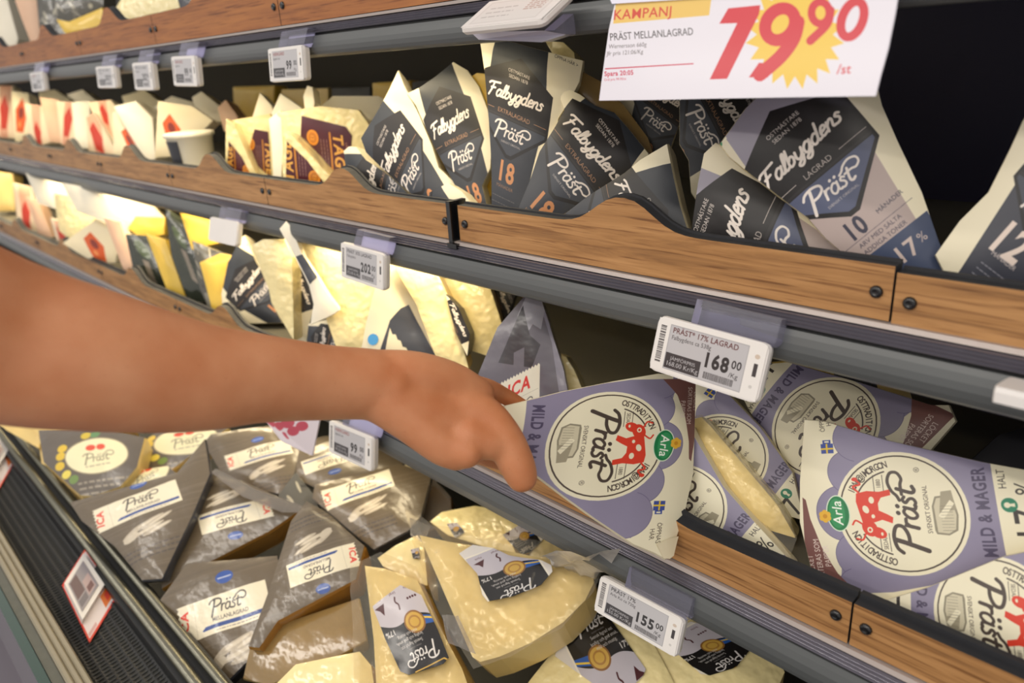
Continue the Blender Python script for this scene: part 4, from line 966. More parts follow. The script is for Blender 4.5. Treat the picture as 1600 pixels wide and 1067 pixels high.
# far left of the middle shelf (out of focus)
FAR = [('orange', 'orange-labelled wedge pack beside the little tub', [(247, 158), (300, 166), (332, 188), (282, 243), (242, 246)], .55, A3((270, 203), (18, 6), (-4, -28))),
       ('creamw', 'big bright white wedge pack left of the orange label', [(178, 166), (212, 158), (238, 184), (243, 248), (228, 252), (200, 205)], .56, None),
       ('orange', 'cream wedge pack with an orange strip leaning right', [(176, 176), (188, 172), (232, 250), (224, 254), (178, 240)], .535, A3((204, 222), (15, 14), (-8, -24))),
       ('red', 'cream wedge pack with brick red label left of the orange strip', [(134, 184), (146, 176), (184, 240), (176, 246), (138, 236)], .535, A3((152, 214), (14, 10), (-6, -26))),
       ('red', 'pale wedge pack with a small red patch behind two others', [(138, 160), (172, 156), (192, 180), (184, 225), (150, 190)], .57, A3((164, 178), (9, 6), (-4, -18))),
       ('creamw', 'pale pack standing upright left of the small red patch', [(112, 160), (140, 158), (142, 232), (118, 230)], .56, None),
       ('red', 'pinkish wedge pack with two red patches', [(88, 158), (118, 160), (124, 228), (96, 226)], .56, A3((107, 190), (9, 2), (3, -26))),
       ('pinkw', 'pinkish wedge pack tilted left in the blur', [(62, 152), (92, 156), (100, 224), (78, 222)], .56, None),
       ('red', 'wedge pack with a dark red foot near the row end', [(38, 162), (64, 165), (84, 222), (64, 226), (44, 210)], .54, A3((60, 208), (8, 4), (-2, -20))),
       ('orange', 'broad orange pack second from the left photo edge', [(18, 142), (44, 146), (52, 215), (24, 222)], .56, A3((34, 180), (12, 2), (2, -30))),
       ('red', 'bright red and white pack at the left photo edge', [(-6, 134), (20, 134), (24, 216), (-6, 214)], .56, A3((8, 175), (10, 1), (1, -30)))]
for art, lb, q, y, an in FAR:
    if an: pack('wrapped_cheese', lb + ' on the middle shelf', 'cheese pack', q, dict(at=q[-1], y=y), 12, 40, art, an, side='creamw', thick=.04)
    else: pack('wrapped_cheese', lb + ' on the middle shelf', 'cheese pack', q, dict(at=q[-1], y=y), 12, 40, front=art, side='creamw', thick=.05)
for i, (q, c) in enumerate([([(190, 150), (225, 140), (250, 160), (240, 190), (200, 180)], 'cream'), ([(300, 152), (314, 143), (342, 165), (350, 190), (310, 192)], 'creamw'), ([(240, 168), (268, 150), (302, 160), (300, 186), (262, 180)], 'creamw'),
                            ([(340, 168), (352, 156), (370, 180), (376, 200), (350, 205)], 'pinkw'), ([(60, 145), (85, 140), (110, 156), (100, 176), (66, 170)], 'cream'), ([(104, 148), (128, 140), (148, 156), (140, 176)], 'creamw')]):
    pack('wrapped_cheese', ['cream', 'bright white', 'low white', 'pinkish', 'far cream', 'small white'][i] + ' wrapped wedge top in the second row of the middle shelf', 'cheese pack', q, dict(at=q[-1], y=.66), 12, 40, front=c, side=c, thick=.05)
tb = empty('cheese_tub', P(305, 256, y=.54), 'small pale tub with a dark grey label standing before the white wedges', 'tub')
c0 = P(306, 262, y=.56); r0, r1, hh_ = .034, .040, .055; K = 20; V = []
for z, r in ((0, r0), (hh_, r1), (hh_ + .002, r1 + .004), (hh_ + .008, r1 + .004), (hh_ + .009, r1)):
    for k in range(K): V.append(c0 + Vector((r * math.cos(6.2832 * k / K), r * math.sin(6.2832 * k / K), z)))
F = [[a * K + k, a * K + (k + 1) % K, (a + 1) * K + (k + 1) % K, (a + 1) * K + k] for a in range(4) for k in range(K)]
link('tub_body', V, F + [[4 * K + k for k in range(K)]], M['creamw'], tb, tb.location, True)
V = []
for z, r in ((.008, r0 + .0022), (hh_ - .004, r1 + .0008)):
    for k in range(K): V.append(c0 + Vector((r * math.cos(6.2832 * k / K), r * math.sin(6.2832 * k / K), z)))
link('tub_label', V, [[k, k + 1, K + k + 1, K + k] for k in range(11, 17)], M['charcoal'], tb, tb.location, True)
LIM[0] = (.481, -.355, -.416)
# ------------------------------------------------------------------ lower shelf
AN = {}
pack('cheese_pack', 'big lavender pack with a red cow badge lying right of the held one', 'cheese pack',
     [(1257, 656), (1287, 658), (1386, 688), (1534, 722), (1660, 745), (1740, 762), (1740, 850), (1640, 868), (1568, 886), (1450, 930), (1331, 946), (1305, 938), (1277, 920), (1267, 886), (1250, 816), (1250, 752)],
     dict(at=(1300, 930), y=.495), 30, 6, 'arla', A3((1409, 801), (-13, -90), (-94, 1)), puff=.007, side='cream', edge=.016)
pack('cheese_pack', 'lavender pack lowest at the right edge, its badge turned the other way', 'cheese pack',
     [(1345, 950), (1450, 918), (1568, 870), (1660, 850), (1700, 1000), (1690, 1110), (1580, 1090), (1450, 1020), (1380, 985)],
     dict(at=(1450, 1000), y=.485), 26, 3, 'arla', A3((1560, 968), (9, 98), (104, 13)), puff=.006)
pack('cheese_pack', 'shaded lavender pack turned upside down behind the big one', 'cheese pack',
     [(1150, 600), (1208, 568), (1232, 566), (1350, 600), (1455, 633), (1482, 633), (1493, 658), (1455, 702), (1430, 800), (1320, 840), (1240, 770), (1200, 690), (1170, 640)],
     dict(at=(1300, 800), y=.58), 30, 6, 'arla', A3((1289, 668), (-52, 62), (64, 43)), puff=.006)
pack('cheese_pack', 'lavender pack standing on its tip just right of the held pack', 'cheese pack',
     [(1070, 585), (1092, 590), (1134, 612), (1188, 668), (1238, 738), (1264, 845), (1245, 862), (1180, 790), (1110, 720), (1078, 680)],
     dict(at=(1230, 830), y=.555), 28, 10, 'arla', A3((1129, 713), (37, -52), (-55, -36)), puff=.005)
pack('cheese_pack', 'lavender pack behind the held one with a clear side showing its pale cheese', 'cheese pack',
     [(1030, 720), (1072, 660), (1095, 700), (1130, 760), (1178, 815), (1240, 882), (1268, 915), (1225, 915), (1100, 860), (1040, 830)],
     dict(at=(1150, 850), y=.50), 24, 6, 'arla', A3((1062, 790), (38, -52), (-57, -38)), puff=.005, thick=.02)
w_, s_ = pack('cheese_wedge', 'long pale slab of cheese in shiny clear film between two lavender packs', 'cheese',
     [(1082, 655), (1096, 652), (1112, 668), (1152, 715), (1215, 790), (1242, 838), (1238, 862), (1218, 872), (1185, 838), (1130, 772), (1094, 712), (1080, 680)],
     dict(at=(1200, 845), y=.525), 26, 10, front='cheesel', side='cheesel', thick=.035, puff=.012, edge=.012)
patch('clear_film', w_, s_, [(1084, 650), (1100, 648), (1160, 712), (1222, 786), (1248, 840), (1240, 868), (1216, 878), (1180, 840), (1128, 778), (1088, 714)], m=M['film'], off=.003, wr=.002)
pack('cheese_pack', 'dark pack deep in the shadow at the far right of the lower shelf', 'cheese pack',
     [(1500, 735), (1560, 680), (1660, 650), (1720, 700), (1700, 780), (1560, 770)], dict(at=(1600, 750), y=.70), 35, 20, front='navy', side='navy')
for i, (q, c) in enumerate([([(1205, 566), (1260, 560), (1310, 580), (1270, 610)], 'cheesey'), ([(1300, 578), (1350, 588), (1375, 610), (1320, 620)], 'slate'), ([(1370, 600), (1420, 606), (1430, 640), (1380, 640)], 'cheesed')]):
    pack('cheese_pack', ['yellowish', 'dark', 'dull tan'][i] + ' pack deep in the shade behind the upside-down lavender pack', 'cheese pack', q, dict(at=q[-1], y=.78), 20, 20, front=c, side=c)
LS = [  # name, label, outline, y, front, side, art, anchors, thick
 ('cheese_wedge', 'pale yellow block at the far left photo edge of the lower shelf', [(-5, 268), (20, 272), (24, 345), (-5, 340)], .56, 'cheesed', 'cheesed', None, None),
 ('wrapped_cheese', 'red pack standing in the glow at the far left of the lower shelf', [(20, 286), (46, 292), (60, 340), (58, 372), (28, 352)], .53, None, 'creamw', 'red', A3((42, 335), (10, 3), (-2, -24))),
 ('wrapped_cheese', 'pinkish wedge pack leaning right beside the red one on the lower shelf', [(40, 308), (58, 312), (88, 384), (66, 382)], .52, 'pinkw', 'pinkw', None, None),
 ('wrapped_cheese', 'white film-wrapped wedge brightly lit under the middle shelf lamp', [(40, 270), (92, 276), (132, 300), (100, 330), (60, 318)], .58, 'creamw', 'creamw', None, None),
 ('wrapped_cheese', 'wide bright wrapped cheese top right behind the lit wedge', [(95, 285), (165, 298), (240, 322), (262, 345), (200, 360), (120, 330)], .60, 'creamw', 'cheesel', None, None),
 ('cheese_wedge', 'cream cheese block in film, left of the orange diamond label', [(84, 302), (130, 310), (152, 350), (120, 384), (92, 360)], .54, 'cheesel', 'cheesel', None, None),
 ('wrapped_cheese', 'small dark red patch pack low behind the oak front in the blur', [(78, 340), (104, 350), (116, 386), (92, 388)], .50, None, 'creamw', 'red', A3((98, 366), (10, 6), (-4, -18))),
 ('wrapped_cheese', 'cream wedge pack with an orange diamond label on the lower shelf', [(98, 380), (150, 342), (188, 362), (180, 410), (150, 412)], .50, None, 'creamw', 'orange', A3((150, 384), (20, 8), (-8, -24))),
 ('wrapped_cheese', 'slim pink and white striped pack leaning beside the diamond label', [(162, 340), (188, 346), (214, 424), (194, 424)], .495, 'pinkw', 'creamw', None, None),
 ('cheese_wedge', 'bright yellow topped block behind the dark green pack', [(212, 338), (258, 340), (256, 366), (222, 374), (200, 356)], .57, 'cheesey', 'cheesey', None, None),
 ('wrapped_cheese', 'dark green glossy pack left of the thin yellow slice', [(196, 366), (228, 368), (252, 400), (288, 476), (240, 470), (208, 420)], .50, None, 'green', 'green', A3((232, 415), (18, 12), (-10, -32))),
 ('cheese_wedge', 'thin yellow slice standing between the two dark green packs', [(228, 366), (258, 374), (294, 476), (268, 472)], .505, 'cheesey', 'cheesey', None, None),
 ('wrapped_cheese', 'dark green glossy pack with wet highlights, right of the yellow slice', [(258, 326), (290, 348), (322, 400), (334, 490), (298, 482), (268, 400)], .525, None, 'green', 'green', A3((292, 400), (16, 16), (-12, -36))),
 ('cheese_wedge', 'strong yellow cheese block under the tilted blurred tag', [(280, 328), (330, 334), (348, 378), (300, 390)], .56, 'cheesey', 'cheesey', None, None),
 ('wrapped_cheese', 'crumpled foil pack right of the green packs', [(300, 376), (350, 396), (338, 430), (334, 500), (312, 450)], .52, None, 'silver', 'silver', A3((326, 420), (20, 8), (-6, -30))),
 ('cheese_wedge', 'yellow filmed wedge with a pale ribbon end in front of it', [(312, 410), (344, 396), (366, 400), (360, 450), (352, 520), (336, 500)], .51, 'cheesey', 'cheesel', None, None),
 ('cheese_pack', 'dark hexagon pack with a cream neck standing above the forearm', [(366, 392), (372, 374), (382, 368), (392, 390), (400, 409), (417, 437), (426, 477), (456, 530), (410, 540), (352, 520), (346, 460), (356, 410)], .52, None, 'cream', 'f18', A3((390, 440), (30, -34), (-26, -24), o=(0, .2))),
 ('cheese_wedge', 'glossy yellow triangle of cheese pointing down above the forearm', [(392, 384), (411, 374), (444, 374), (456, 402), (459, 532), (424, 472), (420, 452)], .51, 'cheesel', 'cheesel', None, None),
 ('cheese_pack', 'narrow dark pack standing edgeways right of the glossy triangle', [(456, 400), (473, 400), (492, 472), (484, 505), (480, 540), (458, 530)], .525, None, 'charcoal', 'f18', A3((472, 450), (12, 36), (22, -8), o=(0, .1))),
 ('cheese_pack', 'small dark pack foot poking up over the forearm by the paper tail', [(482, 506), (510, 500), (532, 545), (478, 545)], .50, None, 'charcoal', 'f18', A3((508, 530), (4, -24), (-24, -4), o=(0, .1))),
 ('cheese_wedge', 'large film-wrapped cheese glowing under the rail behind the paper tail', [(462, 372), (529, 386), (600, 420), (592, 455), (570, 545), (526, 545), (500, 470)], .56, 'cheesel', 'cheesel', None, None),
 ('wrapped_cheese', 'light cheese block lit from above behind the 202 tag', [(520, 380), (620, 405), (660, 470), (610, 470)], .62, 'cheesel', 'cheesel', None, None),
 ('cheese_wedge', 'thick yellow cheese wedge rising behind the hand', [(612, 410), (682, 424), (702, 466), (732, 575), (682, 560), (650, 475)], .56, 'cheesel', 'cheesed', None, None),
 ('cheese_pack', 'thin dark pack with worn script between two yellow wedges', [(696, 460), (716, 480), (734, 522), (730, 556), (712, 520)], .565, None, 'charcoal', 'f18', A3((714, 502), (14, 34), (22, -10), o=(0, .1))),
 ('cheese_wedge', 'broad yellow cheese wedge left of the grey packet with red letters', [(682, 420), (764, 445), (784, 506), (762, 556), (728, 545), (704, 480)], .60, 'cheesel', 'cheesed', None, None),
 ('cheese_pack', 'dark pack in the second row, behind the broad yellow wedge', [(762, 443), (808, 452), (792, 500), (776, 510)], .66, None, 'charcoal', 'f18', A3((784, 470), (10, 30), (22, -6))),
]
for nm, lb, q, y, fr, sd, art, an in LS:
    pack(nm, lb, 'cheese' if nm == 'cheese_wedge' else 'cheese pack', q, dict(at=q[len(q) // 2], y=y), 18, 38, art, an, front=fr or 'cream', side=sd, thick=.035 if nm != 'cheese_wedge' else .045, puff=.005, wr=.0014)
# sealed paper tail: a pale folded neck with a grey band
rt, sh = pack('cheese_pack', 'cream pack with a long sealed paper tail crossing the grey rail', 'cheese pack',
     [(437, 358), (447, 346), (453, 352), (472, 398), (496, 434), (512, 460), (530, 484), (522, 490), (508, 497), (485, 507), (490, 475), (483, 446), (461, 402)],
     dict(at=(500, 480), y=.49), 16, 35, front='creamw', side='creamw', thick=.012, puff=.005, wr=.001)
patch('grey_band', rt, sh, [(463, 401), (473, 397), (496, 433), (485, 444)], m=M['slate'], off=.0008)
rt, sh = pack('cheese_pack', 'grey film packet with a serrated label and a blue dot behind the wrist', 'cheese pack',
     [(587, 446), (600, 418), (614, 412), (642, 455), (662, 500), (690, 562), (640, 580), (562, 560), (572, 505)], dict(at=(630, 540), y=.525), 18, 35, front='cream', side='gfilm', thick=.03, puff=.006)
patch('dark_film', rt, sh, [(612, 500), (628, 482), (640, 476), (652, 500), (684, 560), (650, 570), (592, 560)], m=M['slate'], off=.0006)
patch('serrated_label', rt, sh, [(604, 552), (612, 512), (616, 522), (621, 522), (624, 530), (629, 532), (632, 541), (638, 543), (642, 556), (640, 575), (604, 570)], m=M['cream'], off=.0016)
patch('blue_dot', rt, sh, [(585 + 9 * math.cos(t * .5236), 530 + 9 * math.sin(t * .5236)) for t in range(12)], m=mat('blue_dot_print', '3f8fc9', .4), off=.001, step=.02)
pack('cheese_pack', 'grey packet with a serrated cream label and red letters behind the fingers', 'cheese pack',
     [(820, 462), (845, 466), (858, 505), (866, 532), (880, 575), (893, 640), (860, 655), (790, 640), (745, 590), (777, 512)],
     dict(at=(840, 600), y=.53), 20, 32, 'icab', [((-.3, -1.0), (812, 602)), ((.5, -1.08), (845, 590)), ((-.15, 1.2), (820, 470))], side='gfilm', thick=.03, puff=.006)
pack('cheese_wedge', 'pale cheese rim showing behind the grey packet with red letters', 'cheese',
     [(872, 552), (884, 558), (897, 578), (909, 606), (908, 640), (880, 640)], dict(at=(895, 620), y=.57), 18, 30, front='cheesel', side='cheesel', thick=.03)
# ------------------------------------------------------------------ top shelf
LIM[0] = (.521, .105, .055)
for lb, q, y, fr, art in [('white-ended pack at the left of the top shelf in the blur', [(-10, -10), (10, -5), (28, 60), (22, 84), (-10, 70)], .53, 'creamw', None),
    ('brown and white wrapped wedge left of the dark-filmed yellow cheese', [(18, -15), (56, -12), (64, 72), (52, 76), (34, 30)], .55, 'pinkw', None),
    ('dark glossy pack joint between the brown wedge and the yellow cheese', [(56, -20), (80, -20), (110, 66), (78, 70), (62, 50)], .56, 'silver', 'silver'),
    ('yellow cheese block under a dark shiny film on the top shelf', [(88, 30), (108, 34), (160, 12), (162, 58), (118, 62), (100, 50)], .52, 'cheesey', None),
    ('dark shiny film bundle above the yellow block', [(72, -30), (160, -30), (162, 10), (110, 34), (84, 26)], .54, 'silver', 'silver'),
    ('large pale cheese with an uneven edge in clear film on the top shelf', [(160, 58), (162, 44), (200, -20), (300, -20), (286, 30), (240, 44), (200, 54)], .53, 'cheesel', None),
    ('dark pack behind the large pale cheese on the top shelf', [(270, -30), (316, -30), (312, 18), (286, 30)], .56, 'slate', None),
    ('cream paper bag hanging over the oak front hump on the top shelf', [(300, -25), (356, -25), (352, 22), (330, 14), (316, 10), (296, 22)], .525, 'creamw', None),
    ('dark foil pack right of the cream bag on the top shelf', [(352, -25), (402, -25), (400, 6), (354, 18)], .55, 'silver', 'silver'),
    ('yellow pack tip at the top photo edge near the joint', [(402, -25), (440, -25), (436, 6), (406, 8)], .56, 'cheesey', None)]:
    pack('wrapped_cheese', lb, 'cheese pack', q, dict(at=q[-1], y=y), 14, 38, art, A3((sum(p[0] for p in q) / len(q), sum(p[1] for p in q) / len(q)), (30, 8), (-6, -34)) if art else None, front=fr, side=fr, thick=.05, puff=.006, wr=.0015)
# ------------------------------------------------------------------ deck: grey film packs
LIM[0] = (.211, -.662, -.772)
def icapack(label, out, z, c, U, V, lean=62, yaw=30, thick=.028, side='gfilm', puff=.006):
    return pack('cheese_pack', label, 'cheese pack', out, dict(at=c, z=z), lean, yaw, 'ica', A3(c, U, V), side=side, thick=thick, puff=puff, wr=.0014, wscale=60)
icapack('grey film pack nearest the deck rail, its serrated label upright', [(109, 785), (200, 760), (277, 738), (320, 686), (328, 740), (300, 806), (253, 904), (222, 906), (179, 853), (128, 814)], -.60, (216, 792), (66, -25), (-14, -48), side='slate')
icapack('grey film pack with its label upside down over a yellow cheese side', [(323, 740), (380, 752), (441, 779), (476, 792), (420, 830), (300, 892), (253, 919), (250, 904), (300, 806)], -.615, (370, 808), (-56, 15), (14, 46), side='cheeseb', thick=.045)
icapack('grey film pack at the front corner with large red letters on its label', [(249, 939), (292, 880), (360, 875), (433, 868), (445, 923), (440, 982), (400, 1020), (347, 1072), (300, 1013)], -.64, (352, 958), (70, -24), (-14, -80), side='slate')
icapack('grey film pack with an upside-down wrinkled label left of the filmed cheeses', [(455, 814), (479, 783), (510, 800), (569, 853), (556, 905), (434, 970), (405, 1012), (388, 1010), (420, 923)], -.60, (506, 884), (-54, 19), (14, 56), side='cheeseb', thick=.05)
icapack('grey film pack below the hand with a bright serrated label', [(492, 757), (560, 742), (623, 724), (674, 742), (657, 806), (639, 828), (584, 858), (557, 837), (488, 778)], -.60, (560, 766), (54, -18), (-14, -42), side='gfilm')
icapack('grey film pack just under the forearm, left of the red-printed card', [(318, 692), (330, 678), (455, 660), (468, 700), (460, 740), (440, 772), (400, 765), (345, 737)], -.60, (405, 712), (50, -14), (-12, -32), side='slate')
icapack('grey film pack tucked behind the hanging tag under the wrist', [(450, 690), (520, 680), (640, 716), (610, 740), (500, 765), (455, 745)], -.60, (525, 718), (-50, 16), (12, 30), side='slate')
pack('cheese_wedge', 'bright pale cheese lit by the lamp under the lower shelf, behind the wrist', 'cheese', [(570, 690), (620, 690), (668, 725), (680, 745), (610, 740), (575, 720)], dict(at=(620, 720), z=-.60), 50, 30, front='cheesel', side='cheesel')
pack('cheese_pack', 'dark creased film pack in the middle of the pile', 'cheese pack', [(436, 772), (462, 738), (492, 775), (500, 800), (480, 812), (455, 812), (430, 795)], dict(at=(465, 785), z=-.63), 60, 30, 'silver', A3((460, 785), (40, 10), (-10, -30)), side='slate')
r_, s_ = pack('sealed_film_edge', 'long pale sealed film edge lying across the grey packs', 'film', [(330, 738), (338, 732), (400, 765), (470, 790), (478, 800), (440, 800), (380, 776)], dict(at=(400, 775), z=-.585), 60, 30, front='gfilm', side='gfilm', thick=.004, puff=.001)
pack('cheese_pack', 'brown filmed pack foot under the upside-down one at the bottom edge', 'cheese pack', [(390, 1015), (440, 975), (560, 935), (572, 1000), (520, 1030), (420, 1070), (380, 1060)], dict(at=(480, 1010), z=-.66), 62, 30, front='tan', side='cheesed')
def ovalpack(label, out, z, c, U, V):
    return pack('cheese_pack', label, 'cheese pack', out, dict(at=c, z=z), 60, 30, 'oval', A3(c, U, V), side='cheesed', thick=.04, puff=.005, wr=.001)
pack('cheese_pack', 'brownish filmed pack in the dark gap below the thumb under the rail', 'cheese pack', [(636, 745), (672, 742), (704, 776), (706, 815), (672, 828), (650, 836), (640, 800)], dict(at=(670, 790), z=-.635), 60, 25, front='gfilm', side='cheeseb', thick=.03, puff=.005, wr=.002)
ovalpack('grey pack with a whole cream oval label and yellow dots beside the deck rail', [(60, 672), (160, 668), (226, 684), (214, 730), (188, 760), (146, 775), (126, 774), (68, 722)], -.60, (154, 718), (50, -8), (-10, -44))
ovalpack('second oval-labelled pack right of the first, half under the forearm', [(225, 690), (250, 670), (330, 660), (356, 668), (312, 702), (262, 738), (215, 765), (196, 762)], -.605, (292, 692), (50, -12), (-12, -34))
ovalpack('low oval-labelled pack wedged under the serrated-label pack', [(190, 762), (215, 735), (262, 728), (276, 740), (200, 766)], -.625, (228, 748), (38, -18), (-10, -30))
for i, (q, z) in enumerate([([(-10, 655), (30, 655), (70, 668), (60, 700), (10, 672)], -.60), ([(40, 660), (100, 655), (210, 670), (150, 676), (60, 680)], -.59), ([(62, 700), (90, 706), (140, 780), (110, 786), (66, 730)], -.63), ([(225, 694), (275, 700), (290, 712), (240, 720)], -.635)]):
    pack('cheese_wedge', ['amber cheese edge at the far left under the forearm', 'amber cheese strip just under the forearm behind the oval pack', 'pale yellow cheese strip beside the deck rail', 'small amber cheese edge between the two oval packs'][i], 'cheese', q, dict(at=q[1], z=z), 55, 30, front='cheesed', side='cheesed')
# ------------------------------------------------------------------ deck: filmed wedges with black labels
def wedge(label, out, ref, lean, yaw, thick, lab, anc, face='cheese', side='cheesed', puff=.004, shrink=.97, top=False):
    rt, sh = pack('cheese_wedge', label, 'cheese', out, ref, lean, yaw, front=face, side=side, thick=thick, puff=puff, wr=.0012, wscale=90, shrink=shrink, step=.008, frontname='cheese_top', sidename='cheese_body', edge=.006, round_side=False)
    if lab: patch('black_label', rt, sh, lab, 'wern', anc, off=.0022 if not top else .0115)
    return rt, sh
def film(root, sh, out, name='clear_film', wr=.0022, off=.006): patch(name, root, sh, out, m=M['film'], off=off, wr=wr, step=.012)
wedge('pale cheese behind the biggest wedge, under the lower shelf rail', [(672, 815), (690, 800), (742, 790), (800, 800), (856, 812), (884, 862), (800, 868), (700, 836)], dict(at=(780, 830), z=-.60), 62, 25, .05,
      [(700, 822), (716, 820), (728, 834), (712, 842)], A3((712, 832), (-14, 4), (3, 12)), face='cheesel')
wedge('grey-labelled cheese in the shade under the lower rail', [(780, 812), (850, 812), (890, 858), (858, 884), (800, 852)], dict(at=(840, 840), z=-.58), 62, 25, .04,
      [(786, 838), (822, 818), (850, 846), (820, 872)], A3((818, 846), (-22, 10), (12, 20)), face='cheesel')
wedge('small filmed wedge behind the two label-bearing wedges', [(590, 872), (618, 852), (652, 836), (662, 850), (668, 915), (640, 905), (598, 884)], dict(at=(640, 880), z=-.575), 62, 25, .05,
      [(644, 862), (656, 858), (658, 876), (648, 876)], A3((652, 868), (-8, 3), (2, 8)))
r1_, s1_ = wedge('filmed cheese wedge left of the biggest one, its label running down to the photo edge', [(570, 884), (600, 888), (652, 906), (690, 985), (722, 1045), (738, 1090), (700, 1110), (590, 1110), (584, 1000)], dict(at=(650, 985), z=-.585), 60, 20, .05,
      [(590, 955), (633, 922), (664, 936), (690, 990), (708, 1034), (700, 1044), (648, 1062), (634, 1056), (612, 1010)], A3((652, 992), (-42, 22), (30, 58)), top=True)
film(r1_, s1_, [(552, 890), (600, 868), (655, 890), (700, 1000), (740, 1085), (560, 1100), (556, 1000)])
r2_, s2_ = wedge('biggest wedge of cheese in clear film with a crumpled black label', [(655, 836), (700, 846), (800, 862), (872, 878), (926, 896), (928, 910), (914, 938), (880, 972), (830, 1004), (780, 1026), (750, 1034), (738, 1026), (700, 940)],
      dict(at=(800, 930), z=-.545), 60, 22, .062,
      [(724, 874), (744, 859), (775, 864), (800, 876), (850, 884), (866, 892), (868, 902), (850, 922), (808, 940), (768, 948), (760, 938), (752, 905)], A3((803, 906), (-48, 20), (22, 36)), top=True)
film(r2_, s2_, [(640, 806), (652, 804), (680, 826), (760, 836), (840, 850), (926, 868), (970, 860), (944, 900), (930, 930), (880, 985), (800, 1030), (744, 1050), (690, 960), (648, 850)], wr=.003, off=.0075)
bent_film('film_flap', r2_, [P(640, 808, z=-.52), P(672, 822, z=-.53), P(664, 850, z=-.54), P(642, 836, z=-.54)], M['gfilm'])
bent_film('film_flap', r2_, [P(846, 868, y=.44), P(970, 860, y=.430), P(930, 908, z=-.53), P(872, 886, z=-.53)], M['gfilm'], .004)
bent_film('film_flap', r2_, [P(690, 960, z=-.53), P(716, 962, z=-.53), P(744, 1022, z=-.545), P(700, 1004, z=-.545)], M['gfilm'])
wedge('cheese wedge below the 155 tag with the white end of its label facing down', [(870, 1010), (905, 945), (960, 950), (1010, 985), (1050, 1060), (1070, 1110), (780, 1130), (830, 1060)], dict(at=(940, 1010), z=-.61), 62, 20, .05,
      [(868, 1027), (880, 1000), (907, 954), (920, 952), (950, 963), (1010, 1048), (1006, 1058), (985, 1078), (940, 1080)], A3((942, 1016), (44, -24), (-32, -60)), face='cheesel')
wedge('cheese wedge behind the 155 tag under the rail with a banner-ended black label', [(985, 960), (1070, 960), (1140, 975), (1208, 1006), (1226, 1050), (1200, 1110), (1040, 1110), (1010, 1040)], dict(at=(1110, 1010), z=-.60), 62, 20, .05,
      [(1050, 1016), (1060, 985), (1080, 974), (1130, 985), (1172, 1004), (1174, 1016), (1150, 1046), (1110, 1058), (1096, 1056)], A3((1113, 1020), (-40, 22), (46, 24)), face='cheesel')
wedge('cheese at the bottom edge in shiny film left of the tall-labelled wedge', [(425, 1075), (462, 1038), (520, 1026), (562, 1018), (580, 1040), (590, 1110), (420, 1110)], dict(at=(520, 1050), z=-.62), 62, 25, .05, None, None)
# ------------------------------------------------------------------ the red-printed card behind the wrist
root = empty('hanging_card', P(450, 690, y=.432), 'white hanging card with blurred red print under the forearm', 'sign')
cr = Canvas('print_red_blurs', 200, (0, 0, 1, 1), 'd9cfd6')
for x, y, r in [(.15, .8, .12), (.35, .7, .1), (.5, .82, .12), (.62, .6, .1), (.75, .75, .1), (.45, .45, .08)]: cr.ell(x, y, r, r * 1.3, 'b8445a')
V = [P(408, 648, y=.434), P(500, 652, y=.434), P(488, 712, y=.426), P(440, 690, y=.426)]; V += [v + Vector((0, .002, 0)) for v in V]
link('card', V, [[0, 1, 2, 3], [7, 6, 5, 4], [0, 4, 5, 1], [1, 5, 6, 2], [2, 6, 7, 3], [3, 7, 4, 0]], mat_art(cr, .4, 0, 30, 0), root, root.location, uvs=np.array([(0, 1), (1, 1), (1, 0), (0, .2)] * 2))
# ------------------------------------------------------------------ the held pack
LIM[0] = None
H0, H1, H2 = P(770, 660, d=.588), P(1086, 602, d=.690), P(1040, 862, d=.628)
hn = (H1 - H0).cross(H2 - H0).normalized()
hout = [(752, 668), (766, 650), (790, 634), (816, 628), (880, 612), (960, 596), (1030, 584), (1082, 588), (1087, 600), (1086, 650), (1083, 740), (1070, 800), (1056, 842), (1050, 868), (1040, 873), (1024, 864), (990, 850), (930, 810), (880, 774), (838, 742), (800, 715), (768, 692)]
rt, sh = pack('cheese_pack', 'lavender cheese pack held in the hand, its red cow badge facing the viewer', 'cheese pack', hout, dict(at=(770, 660), d=.588), art='arla',
     anc=A3((944.5, 695.5), (-13, 83), (84.5, 1.5)), n=hn, shrink=.86, thick=.02, puff=.006, side='cream', edge=.014, step=.009, wr=.0007)
fl = [((1050, 835), (1060, 838)), ]
patch('bottom_fold', rt, sh, [(1022, 850), (1040, 842), (1058, 838), (1052, 868), (1046, 873), (1036, 872)], m=M['cream'], off=.0015, wr=.0012)
